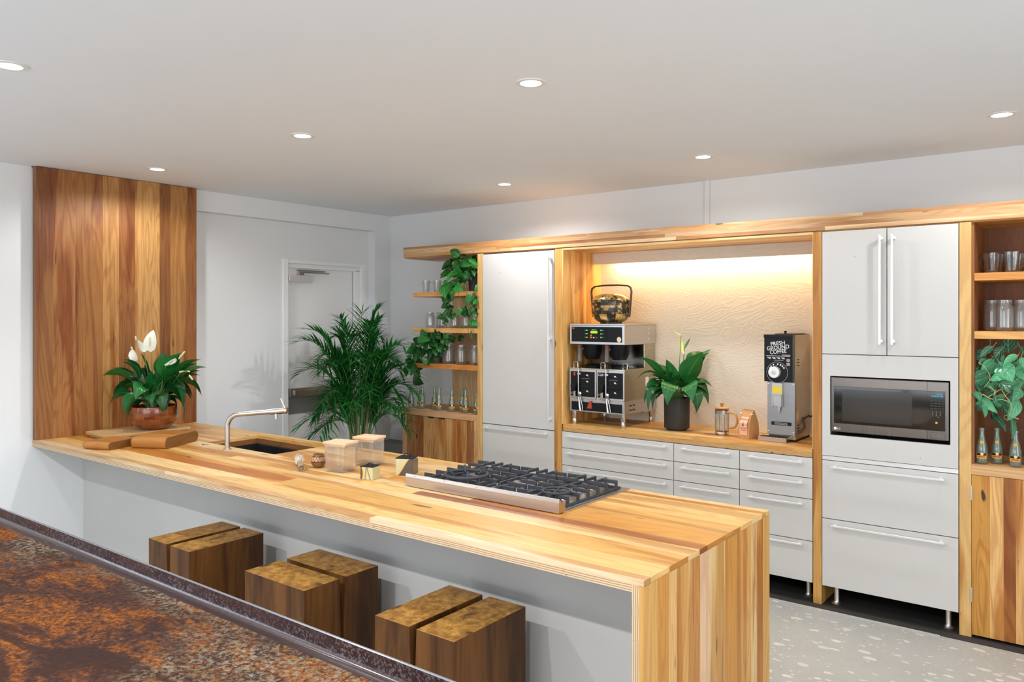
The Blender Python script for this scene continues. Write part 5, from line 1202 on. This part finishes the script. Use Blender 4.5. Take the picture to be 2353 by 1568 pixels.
flower(t, O, (.10, .275, -.05), (.165, .325, -.05), .06, spx=((.185, .32, -.05), (.228, .372, -.05))); flower(t, O, (.185, .225, -.03), (.26, .232, -.05), .04, 'petal2', spx=((.255, .215, -.05), (.28, .18, -.05)))
# lily in the niche
ox, oy = -2.397, 4.995
t = thing('potted_lily', 'leafy green lily in a tall dark round pot on the niche counter', 'potted plant', (ox, oy, .9145))
b = MB(); b.lathe([(0, .001), (.068, 0), (.070, .010), (.084, .013), (.087, .018), (.089, .222), (.087, .225), (.082, .225), (.080, .10), (0, .10)], (ox, oy, .9145), 44); b.build('clay_pot', 'pot', parent=t)
b = MB(); b.lathe([(0, .208), (.081, .206)], (ox, oy, .9145), 28); b.build('soil', 'soil', parent=t)
O = Vector((ox, oy, .9145 + .215)); pxm = .00303
def T2(x, y): return ((x - 1556) * pxm, (918 - y) * pxm)
L2 = [(*T2(1469, 817), -.03, .065, .65, .10, .3, 1.3), (*T2(1506, 836), .05, .055, .6, .15, .2, 1), (*T2(1463, 874), .02, .03, .6, .30, .1, 1), (*T2(1484, 864), -.10, .075, .6, .22, .3, 1), (*T2(1481, 890), -.05, .065, .6, .28, .2, .9), (*T2(1480, 926), -.02, .055, .65, .38, .2, .9), (*T2(1485, 941), -.10, .045, .7, .42, .2, .8), (*T2(1508, 918), .0, .06, .6, .35, .2, .8),
      (*T2(1521, 923), -.20, .105, .62, .45, .2, 1.5), (*T2(1576, 915), -.21, .11, .62, .45, -.2, 1.8), (*T2(1590, 942), -.14, .10, .62, .46, -.3, .8), (*T2(1622, 926), -.08, .07, .6, .36, -.2, .7), (*T2(1613, 924), .02, .07, .6, .35, -.2, .7), (*T2(1636, 888), -.03, .075, .6, .26, -.2, .8), (*T2(1628, 905), .06, .09, .6, .28, -.2, .7),
      (*T2(1633, 808), .02, .13, .68, .10, -.5, .9), (*T2(1641, 801), .08, .07, .6, .08, -.3, 1.2), (*T2(1610, 805), -.08, .155, .66, .04, -.9, 1.1), (*T2(1529, 823), -.04, .085, .66, .04, .8, 1.2), (*T2(1630, 810), .12, .09, .55, .18, -.3, .8), (*T2(1600, 870), -.15, .09, .6, .22, -.3, 1), (*T2(1545, 860), -.12, .09, .6, .15, .5, .8), (*T2(1530, 880), .1, .09, .6, .3, .2, .6), (*T2(1590, 890), .12, .09, .6, .3, -.2, .6), (*T2(1560, 850), .1, .1, .6, .1, 0, .7), (*T2(1610, 845), .0, .09, .6, .18, -.4, .8), (*T2(1520, 860), -.14, .07, .6, .25, .2, .8)]
L2 = [(a, h, c, w * .95, f, ar, tw, k) for (a, h, c, w, f, ar, tw, k) in L2]
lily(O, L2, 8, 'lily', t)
flower(t, O, (*T2(1572, 815), 0), (*T2(1562, 768), 0), .030, 'petal2'); flower(t, O, (*T2(1566, 772), 0), (*T2(1546, 762), 0), .02, 'petal2'); flower(t, O, (*T2(1574, 803), .01), (*T2(1588, 778), .01), .020, 'stem')
# trailing plants
heart = lambda t: (math.sqrt(max(0, 1 - ((t - .30) / .31) ** 2)) if t < .30 else max(0.0, math.cos((t - .30) / .70 * math.pi / 2)) ** .9)
def vineplant(name, label, org, Y, leaves, vines, mat, seed, potf=None, dep=.07, sw=.78, big=1.0):
    """leaves: photo position of the stalk end and of the tip (given at the plant's own distance)"""
    t = thing(name, label, 'potted plant', tuple(org)); random.seed(seed); b = MB(); v = MB()
    for q in leaves:
        x0, y0, x1, y1 = q[:4]; wd = q[4] if len(q) > 4 else sw; k = q[5] if len(q) > 5 else 1.0
        d = random.uniform(-dep, dep) if len(q) < 7 else q[6]
        p0, p1 = at(x0, y0, Y + d), at(x1, y1, Y + d - random.uniform(.0, .03)); L = (p1 - p0).length
        dd = (p1 - p0).normalized(); side = dd.cross(FW + Vector((0, 0, random.uniform(-.3, .5))))
        k *= random.uniform(.85, 1.2)
        b.leaf(p0, p0 + (p1 - p0) * 1.2 * big, L * wd * 1.08 * big, .10, heart, (k, k, k), side=side, fold=random.uniform(.05, .3), n=11, tw=random.uniform(-.3, .3))
        for rep in range(2):
            if random.random() < .6:
                o_ = RT * random.uniform(-.03, .03) + Vector((0, random.uniform(.02, .07), random.uniform(-.03, .03))); q1 = p0 + (p1 - p0) * random.uniform(.7, 1.0) + RT * random.uniform(-.02, .02)
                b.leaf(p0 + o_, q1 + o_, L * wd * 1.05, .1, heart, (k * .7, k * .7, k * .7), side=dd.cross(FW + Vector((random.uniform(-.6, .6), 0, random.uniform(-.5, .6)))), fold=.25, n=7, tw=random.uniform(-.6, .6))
        back = p0 - dd * .02 + Vector((random.uniform(-.01, .01), random.uniform(.0, .03), .01)); v.tube([back, p0], [.0012, .0012], 4, caps=False)
    for pl, r in vines:
        P = [at(x, y, Y + dz) for x, y, dz in pl]; Q = []
        for i in range(len(P) - 1):
            for s_ in range(4): Q.append(P[i].lerp(P[i + 1], s_ / 4))
        Q.append(P[-1])
        for _ in range(2): Q = [Q[0]] + [(Q[i - 1] + Q[i] * 2 + Q[i + 1]) / 4 for i in range(1, len(Q) - 1)] + [Q[-1]]
        v.tube(Q, r, 5, caps=False)
    v.build('vines', 'vine', parent=t); b.build('leaves', mat, parent=t)
    if potf: potf(t)
    return t
def z1(x, y): return (930 + x / 11.2, 560 + y / 11.2)
def z2(x, y): return (930 + x / 8.71, 680 + y / 8.71)
def LV(f, *a): p, q = f(a[0], a[1]), f(a[2], a[3]); return (*p, *q, *a[4:])
def pot1(t):
    c = t['_o']; b = MB(); b.lathe([(0, 0), (.060, 0), (.065, .01), (.078, .15), (.072, .15), (.07, .12), (0, .12)], c, 30); b.build('dark_pot', 'pot', parent=t)
A1 = [LV(z1, 1420, 300, 1205, 195, .8, .7), LV(z1, 1400, 330, 1240, 390, .9, .6), LV(z1, 1200, 440, 985, 650, .55, .6), LV(z1, 1180, 640, 940, 790, .5, .6), LV(z1, 1150, 690, 945, 865, .5, .8), LV(z1, 1430, 560, 1280, 700, .8, 1.1), LV(z1, 1480, 600, 1260, 690, .5, 1.3), LV(z1, 1250, 740, 1480, 830, 1.0, 1.9),
      LV(z1, 1240, 740, 1090, 950, .5, 1.1), LV(z1, 1640, 610, 1720, 900, .6, 1.0), LV(z1, 1440, 530, 1730, 560, .3, 1.3), LV(z1, 1660, 420, 1850, 545, .3, 1.9), LV(z1, 1300, 1090, 1470, 1200, .9, 1.7), LV(z1, 1400, 980, 1140, 1020, .55, .9), LV(z1, 1090, 960, 1000, 1030, .9, 1.6), LV(z1, 1000, 1060, 1040, 1370, .65, 1.1), LV(z1, 1050, 1080, 915, 1230, .7, .8),
      LV(z1, 1240, 1090, 1220, 1430, .32, 1.5), LV(z1, 1200, 1130, 1130, 1280, .8, .8), LV(z1, 970, 1380, 1150, 1470, .7, 1.0), LV(z1, 1730, 1290, 1600, 1540, .65, 1.0), LV(z1, 1860, 1440, 1770, 1550, .9, 1.6), LV(z1, 1850, 1060, 1810, 1240, .4, 1.4), LV(z1, 1560, 620, 1450, 780, .9, .6), LV(z1, 1620, 700, 1560, 900, .8, .6), LV(z1, 1500, 420, 1620, 560, .9, .5), LV(z1, 1600, 380, 1760, 480, .8, .5), LV(z1, 1400, 420, 1280, 560, .8, .6), LV(z1, 1500, 800, 1540, 1000, .8, .5), LV(z1, 1700, 640, 1790, 820, .8, .7), LV(z1, 1400, 860, 1500, 930, .8, 1.2),
      LV(z2, 830, 150, 740, 230, 1.0, .8), LV(z2, 820, 140, 850, 260, .6, .8), LV(z2, 770, 10, 880, 110, .9, .9), LV(z2, 900, 160, 860, 200, .7, .8), LV(z2, 890, 290, 790, 380, .9, .9), LV(z2, 880, 300, 890, 440, .6, 1.0), LV(z2, 820, 400, 660, 440, .62, 1.2), LV(z2, 830, 300, 850, 380, .7, .7), LV(z2, 1120, 250, 1060, 380, .8, 1.2), LV(z2, 1140, 260, 1215, 410, .6, 1.1), LV(z2, 965, 370, 975, 445, .6, 1.5), LV(z2, 1330, 0, 1240, 130, .75, .9), LV(z2, 1360, 230, 1280, 330, .7, .8), LV(z2, 1430, 330, 1280, 380, .45, 1.2), LV(z2, 1420, 360, 1360, 430, .9, .7), LV(z2, 1420, 90, 1370, 130, 1.1, 1.8), LV(z2, 1280, 500, 1440, 590, .5, 1.4), LV(z2, 1390, 480, 1390, 610, .6, .8), LV(z2, 1440, 60, 1455, 210, .3, 1.7), LV(z2, 1130, 640, 1090, 700, .7, 1.7), LV(z2, 1325, 710, 1350, 820, .3, 1.5), LV(z2, 765, 530, 820, 575, .5, 1.2), LV(z2, 1345, 855, 1375, 870, .5, 1.5)]
V1 = [([(*z1(1600, 1000), -.05), (*z1(1380, 1180), -.05), (*z1(1390, 1320), -.05), (*z2(1160, 180), -.04), (*z2(1170, 240), -.04), (*z2(1060, 290), -.04)], .0016), ([(*z1(1560, 1100), -.05), (*z1(1590, 1230), -.05), (*z1(1600, 1500), -.04), (*z2(1250, 240), -.04), (*z2(1300, 380), -.04), (*z2(1290, 560), -.04), (*z2(1265, 760), -.04), (*z2(1350, 860), -.04)], .0016),
      ([(*z1(1700, 1200), -.05), (*z1(1690, 1440), -.05), (*z2(1310, 150), -.04), (*z2(1390, 320), -.04), (*z2(1420, 520), -.04)], .0016), ([(*z1(1330, 1200), -.05), (*z1(1240, 1420), -.05), (*z2(960, 60), -.03), (*z2(1000, 200), -.03), (*z2(900, 300), -.03), (*z2(850, 480), -.03)], .0016), ([(*z1(1250, 900), 0), (*z1(1100, 1000), -.03), (*z1(1150, 1130), -.05)], .0014),
      ([(*z1(1830, 1150), -.05), (*z1(1790, 1400), -.05), (*z2(1340, 90), -.05), (*z2(1320, 250), -.05)], .0016), ([(*z2(1160, 660), -.05), (*z2(1260, 620), -.04), (*z2(1290, 560), -.04)], .0014), ([(*z1(1170, 720), 0), (*z1(1300, 660), 0), (*z1(1500, 560), 0)], .0014)]
vineplant('trailing_pothos', 'trailing pothos with hanging heart-shaped leaves in a dark pot on the top open shelf', (-4.105, 4.86, 1.9085), 4.74, A1, V1, 'pothos', 3, pot1, .05)
def z3(x, y): return (900 + x / 9.8, 840 + y / 9.8)
def pot2(t):
    c = t['_o']; b = MB(); b.lathe([(0, 0), (.052, 0), (.056, .01), (.065, .11), (.06, .11), (.058, .09), (0, .09)], c, 30); b.build('glass_pot', 'jarglass', parent=t); b = MB(); b.lathe([(0, .004), (.05, .004), (.056, .09), (0, .092)], c, 24); b.build('soil', 'soil', parent=t)
B1 = [LV(z2, 480, 700, 440, 790, .8, .7), LV(z2, 300, 790, 480, 880, .8, 1.5), LV(z2, 240, 830, 260, 970, 1.0, .8), LV(z2, 340, 830, 290, 960, .7, .8), LV(z2, 380, 930, 290, 1010, .9, 1.8), LV(z2, 180, 960, 220, 1040, .9, .6), LV(z2, 520, 760, 600, 900, .9, .4), LV(z2, 540, 870, 640, 1000, .9, .9), LV(z2, 420, 980, 440, 1080, .9, .9), LV(z2, 540, 970, 560, 1050, 1.0, .9), LV(z2, 700, 760, 760, 860, 1.0, .45), LV(z2, 860, 760, 780, 850, 1.0, .45), LV(z2, 900, 860, 1010, 850, .7, .5), LV(z2, 960, 920, 880, 900, .7, .5),
      LV(z2, 760, 870, 780, 970, .9, .5), LV(z2, 840, 900, 850, 990, .9, .5), LV(z2, 690, 1000, 720, 1120, .9, .9), LV(z2, 620, 820, 560, 760, .9, .4), LV(z2, 640, 900, 720, 960, .9, .4), LV(z2, 90, 1060, 290, 1140, .6, 1.6), LV(z2, 180, 1040, 40, 1140, .7, 1.2), LV(z2, 250, 1030, 330, 1130, .9, .7), LV(z2, 390, 1080, 340, 1200, .8, .8), LV(z2, 480, 1060, 520, 1200, .9, .6), LV(z2, 600, 1050, 640, 1180, .8, .6), LV(z2, 100, 1170, 130, 1240, .9, 1.5), LV(z2, 220, 1150, 210, 1300, .8, .8), LV(z2, 300, 1240, 230, 1390, .9, .8), LV(z2, 340, 1200, 360, 1320, .7, .9), LV(z2, 440, 1220, 400, 1370, .9, .8), LV(z2, 60, 1260, 30, 1350, .8, 1.7), LV(z2, 120, 1250, 60, 1350, .9, .9), LV(z2, 150, 1320, 80, 1450, .9, .8), LV(z2, 180, 1350, 130, 1540, .8, .7),
      LV(z3, 330, 20, 330, 220, .6, .7), LV(z3, 480, 10, 440, 170, .9, .7), LV(z3, 540, 110, 560, 260, .8, .6), LV(z3, 500, 240, 690, 390, .75, .5), LV(z3, 560, 130, 600, 210, .9, .6), LV(z2, 660, 1100, 740, 1200, .8, .5), LV(z2, 760, 1000, 800, 1100, .8, .4), LV(z2, 440, 820, 520, 900, .9, .35), LV(z2, 560, 780, 700, 860, .9, .3), LV(z2, 380, 880, 460, 960, .9, .35), LV(z2, 600, 920, 560, 1000, .9, .35)]
V2 = [([(*z2(270, 830), 0), (*z2(220, 790), 0), (*z2(165, 755), 0)], .0013), ([(*z2(160, 1010), 0), (*z2(80, 1015), 0), (*z2(0, 1045), 0)], .0013), ([(*z2(330, 1400), -.05), (*z3(600, 150), -.05), (*z3(640, 220), -.05)], .0013), ([(*z3(430, 200), -.05), (*z3(430, 250), -.05), (*z3(500, 290), -.05)], .0013), ([(*z2(900, 840), 0), (*z2(930, 790), 0), (*z2(920, 740), 0)], .0013), ([(*z2(300, 1200), -.04), (*z2(120, 1200), -.05), (*z2(20, 1330), -.05), (*z3(200, 60), -.05)], .0014)]
vineplant('bushy_philodendron', 'bushy dark green philodendron spilling over the left end of the lowest open shelf', (-4.56, 4.86, 1.3095), 4.76, B1, V2, 'pothos', 5, pot2, .06, .9)
def z4(x, y): return (2220 + x / 7.128, 780 + y / 7.128)
def pot3(t):
    c = t['_o']; b = MB(); b.lathe([(0, 0), (.075, 0), (.08, .01), (.095, .30), (.088, .30), (.085, .26), (0, .26)], c, 30); b.build('dark_pot', 'pot', parent=t)
C1 = [LV(z4, 700, 220, 710, 30, .78, .4), LV(z4, 300, 240, 180, 220, .8, .5), LV(z4, 440, 120, 300, 240, .5, .5), LV(z4, 270, 290, 140, 290, .7, .5), LV(z4, 400, 340, 310, 470, .6, 2.4), LV(z4, 540, 400, 345, 530, .95, 1.8), LV(z4, 560, 420, 690, 600, .95, 1.6), LV(z4, 620, 260, 600, 370, .5, 1.8), LV(z4, 850, 270, 690, 380, .6, 1.7), LV(z4, 840, 370, 830, 520, .95, 1.5), LV(z4, 660, 400, 720, 500, .6, 1.5), LV(z4, 130, 640, 280, 560, .6, .8), LV(z4, 370, 610, 140, 745, .62, .9), LV(z4, 590, 570, 460, 640, .8, 1.9), LV(z4, 560, 620, 470, 780, .45, 1.6), LV(z4, 760, 560, 630, 690, .6, 1.8), LV(z4, 800, 680, 640, 780, .5, 1.5), LV(z4, 948, 680, 740, 810, .5, 1.4), LV(z4, 770, 510, 940, 640, .4, 2.0), LV(z4, 948, 440, 850, 510, .8, 1.7), LV(z4, 300, 780, 130, 900, .6, 1.8), LV(z4, 150, 850, 200, 960, .8, .9), LV(z4, 430, 680, 440, 840, .45, 1.2),
      LV(z4, 240, 970, 420, 1130, .45, 2.2), LV(z4, 260, 1000, 180, 1045, .5, 1.7), LV(z4, 290, 1100, 300, 1220, .7, 1.6), LV(z4, 640, 920, 500, 1000, .6, .8), LV(z4, 500, 1000, 700, 1120, .4, .9), LV(z4, 460, 1050, 570, 1110, .5, 1.9), LV(z4, 840, 1000, 730, 1220, .6, 1.3), LV(z4, 850, 950, 740, 1060, .8, 1.1), LV(z4, 880, 800, 800, 930, .8, 1.0), LV(z4, 440, 1260, 580, 1430, .5, .4), LV(z4, 740, 1320, 740, 1530, .45, .6), LV(z4, 600, 1080, 660, 1220, .6, .4), LV(z4, 250, 940, 180, 950, .5, 1.5), LV(z4, 160, 1060, 260, 1140, .6, .7), LV(z4, 480, 900, 470, 1000, .8, .6), LV(z4, 330, 720, 420, 800, .6, 1.4), LV(z4, 620, 600, 700, 700, .8, .5), LV(z4, 550, 700, 650, 820, .8, .4), LV(z4, 260, 440, 200, 560, .8, .4), LV(z4, 480, 340, 560, 420, .6, .5), LV(z4, 880, 120, 940, 240, .8, .4), LV(z4, 600, 150, 520, 260, .8, .3), LV(z4, 420, 480, 460, 560, .8, .5), LV(z4, 900, 300, 930, 420, .8, 1.2), LV(z4, 720, 840, 780, 900, .8, .5)]
V3 = [([(*z4(450, 130), .04), (*z4(580, 240), .02)], .0016), ([(*z4(390, 0), .04), (*z4(400, 90), .04), (*z4(290, 280), .02), (*z4(380, 370), 0)], .0016), ([(*z4(200, 385), -.04), (*z4(290, 430), -.04), (*z4(400, 600), -.04), (*z4(380, 690), -.05), (*z4(300, 780), -.05)], .002), ([(*z4(270, 900), -.07), (*z4(400, 985), -.07), (*z4(600, 985), -.07), (*z4(740, 1040), -.07), (*z4(740, 1170), -.06), (*z4(700, 1250), -.05), (*z4(860, 1310), -.05)], .0026), ([(*z4(360, 950), -.07), (*z4(470, 880), -.07), (*z4(580, 810), -.07), (*z4(640, 930), -.07), (*z4(720, 1020), -.07)], .0024), ([(*z4(380, 770), -.06), (*z4(480, 850), -.07), (*z4(460, 930), -.07)], .0022), ([(*z4(480, 270), -.03), (*z4(550, 390), -.03)], .0018), ([(*z4(730, 1240), -.04), (*z4(610, 1250), -.04), (*z4(640, 1320), -.04), (*z4(740, 1330), -.04)], .0014)]
M['vine2'] = plain('pale_vine_stem', (.42, .45, .22), .55)
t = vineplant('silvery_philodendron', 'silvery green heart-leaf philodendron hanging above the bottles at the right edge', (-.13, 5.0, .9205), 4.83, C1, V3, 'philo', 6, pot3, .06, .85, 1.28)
for c in kids(t):
    if c.name.startswith('vines'): c.data.materials[0] = M['vine2']
# ---- palm
def palm():
    base = Vector((-4.90, 4.30, 0)); t = thing('potted_palm', 'tall bushy areca palm standing on the floor in front of the white door', 'potted palm', tuple(base))
    b = MB(); b.lathe([(0, 0), (.13, 0), (.14, .01), (.17, .34), (.175, .36), (.16, .36), (.155, .3), (0, .3)], tuple(base), 36); b.build('planter', 'pot', parent=t)
    b = MB(); b.lathe([(0, .33), (.16, .325)], tuple(base), 24); b.build('soil', 'soil', parent=t)
    random.seed(12); L = MB(); S = MB(); Cn = MB()
    for k in range(7):
        a = 2 * math.pi * k / 7; q = base + Vector((.05 * math.cos(a), .05 * math.sin(a), .3)); Cn.tube([q, q + Vector((.02 * math.cos(a), .02 * math.sin(a), .35)), q + Vector((.05 * math.cos(a), .05 * math.sin(a), .62))], [.011, .010, .006], 8, caps=False)
    fr = []
    def frond(a, zs, reach, ztop, ztip, ll, dens=16):
        d = Vector((math.cos(a), math.sin(a), 0)); p0 = base + d * .06 + Vector((0, 0, zs)); p2 = base + d * reach + Vector((0, 0, ztip)); p1 = base + d * reach * .45 + Vector((0, 0, ztop))
        n = 14; P = [p0 * (1 - s) ** 2 + p1 * 2 * s * (1 - s) + p2 * s * s for s in [k / n for k in range(n + 1)]]
        S.tube(P, [.0045 * (1 - .8 * k / n) for k in range(n + 1)], 5, caps=False)
        for k in range(dens):
            s = .22 + .78 * k / (dens - 1); i = min(n - 1, int(s * n)); q = P[i].lerp(P[i + 1], s * n - i); tg = (P[i + 1] - P[i]).normalized(); sd = tg.cross(Vector((0, 0, 1)))
            if sd.length < .05: sd = Vector((-d.y, d.x, 0))
            sd.normalize(); ln = ll * (1 - .55 * abs(s - .5) ** 1.3 * 2) * random.uniform(.85, 1.1)
            if s > .97: 
                L.leaf(q, q + tg * ln * .8, .009, .02, lambda u: math.sin(math.pi * min(1, (u * .97 + .03) ** .6)), col_(), n=4, fold=.3)
                continue
            for sg in (-1, 1):
                dv = (sd * sg * random.uniform(.7, .9) + tg * random.uniform(.6, .95) + Vector((0, 0, random.uniform(.0, .35)))).normalized()
                tp = q + dv * ln * 1.12; tp.z -= ln * random.uniform(.02, .25)
                L.leaf(q, tp, random.uniform(.013, .019), .05, lambda u: math.sin(math.pi * min(1, (u * .96 + .04) ** .55)), col_(), n=4, fold=.35)
    def col_():
        k = random.choice((.4, .55, .75, 1.0, 1.4, 2.3)) * random.uniform(.85, 1.15); return (k * random.uniform(.8, 1.5), k, k)
    for k in range(60):
        a = 2 * math.pi * k * .382 + random.uniform(-.2, .2); u = k / 60
        rim = math.cos(a)                 # keep clear of the wall behind
        if u < .22: zt, z2_, r = random.uniform(1.60, 1.72), random.uniform(1.48, 1.70), random.uniform(.16, .30)
        elif u < .6: zt, z2_, r = random.uniform(1.45, 1.62), random.uniform(1.20, 1.42), random.uniform(.34, .52)
        else: zt, z2_, r = random.uniform(1.05, 1.38), random.uniform(.72, 1.12), random.uniform(.34, .54)
        if rim < -.3: r *= .80
        if math.sin(a) > .4 and rim > 0: r *= .85
        frond(a, random.uniform(.6, .9), r, zt, z2_, random.uniform(.15, .23))
    for a, r, zt, zp in ((math.atan2(-.8, -.35), .52, 1.62, 1.50), (math.atan2(-.7, -.7), .50, 1.45, 1.22), (math.atan2(-.75, -.5), .50, 1.05, .80), (math.atan2(-.6, -.3), .42, .95, .72), (math.atan2(.35, .85), .52, 1.5, 1.22), (math.atan2(.1, .9), .50, 1.2, .88), (math.atan2(.5, .8), .5, 1.35, 1.05), (.9, .15, 1.72, 1.76), (2.2, .1, 1.7, 1.74), (math.atan2(.2, .9), .45, 1.6, 1.45), (math.atan2(-.85, .1), .46, 1.3, 1.02), (math.atan2(-.85, .0), .44, 1.5, 1.3), (math.atan2(-.9, -.4), .42, 1.62, 1.60)):
        frond(a, .8, r, zt, zp, .22, 17)
    Cn.build('canes', 'cane', parent=t); S.build('frond_stalks', 'stem', parent=t); L.build('leaflets', 'palm', parent=t)
palm()
# ---- crumbs and clippings on the table rim
for i, (x, y, L_, m, lab, cat) in enumerate(((105, 1247, .022, 'stem', 'tiny green plant clipping in the table rim channel, left of the other clippings', 'clipping'), (131, 1256, .028, 'stem', 'tiny green plant clipping in the table rim channel, just right of the first', 'clipping'),
        (470, 1388, .030, 'petal2', 'tiny yellowish stalk lying in the rim channel below the first stool', 'clipping'), (560, 1423, .028, 'petal2', 'tiny yellowish stalk lying in the rim channel below the middle stool', 'clipping'))):
    r = FW + RT * ((x - CX) / FPX) + Vector((0, 0, 1)) * ((HZ - y) / FPX); zt = TZ - .0495; p = Vector((0, 0, EYE)) + r * ((zt - EYE) / r.z)
    b = MB(); b.tube([p - Vector((L_ / 2, 0, 0)), p + Vector((0, .002, .002)), p + Vector((L_ / 2, -.003, 0))], [.0008, .0012, .0005], 5); o = b.build('plant_clipping', m, loc=tuple(p)); tag(o, lab, cat)
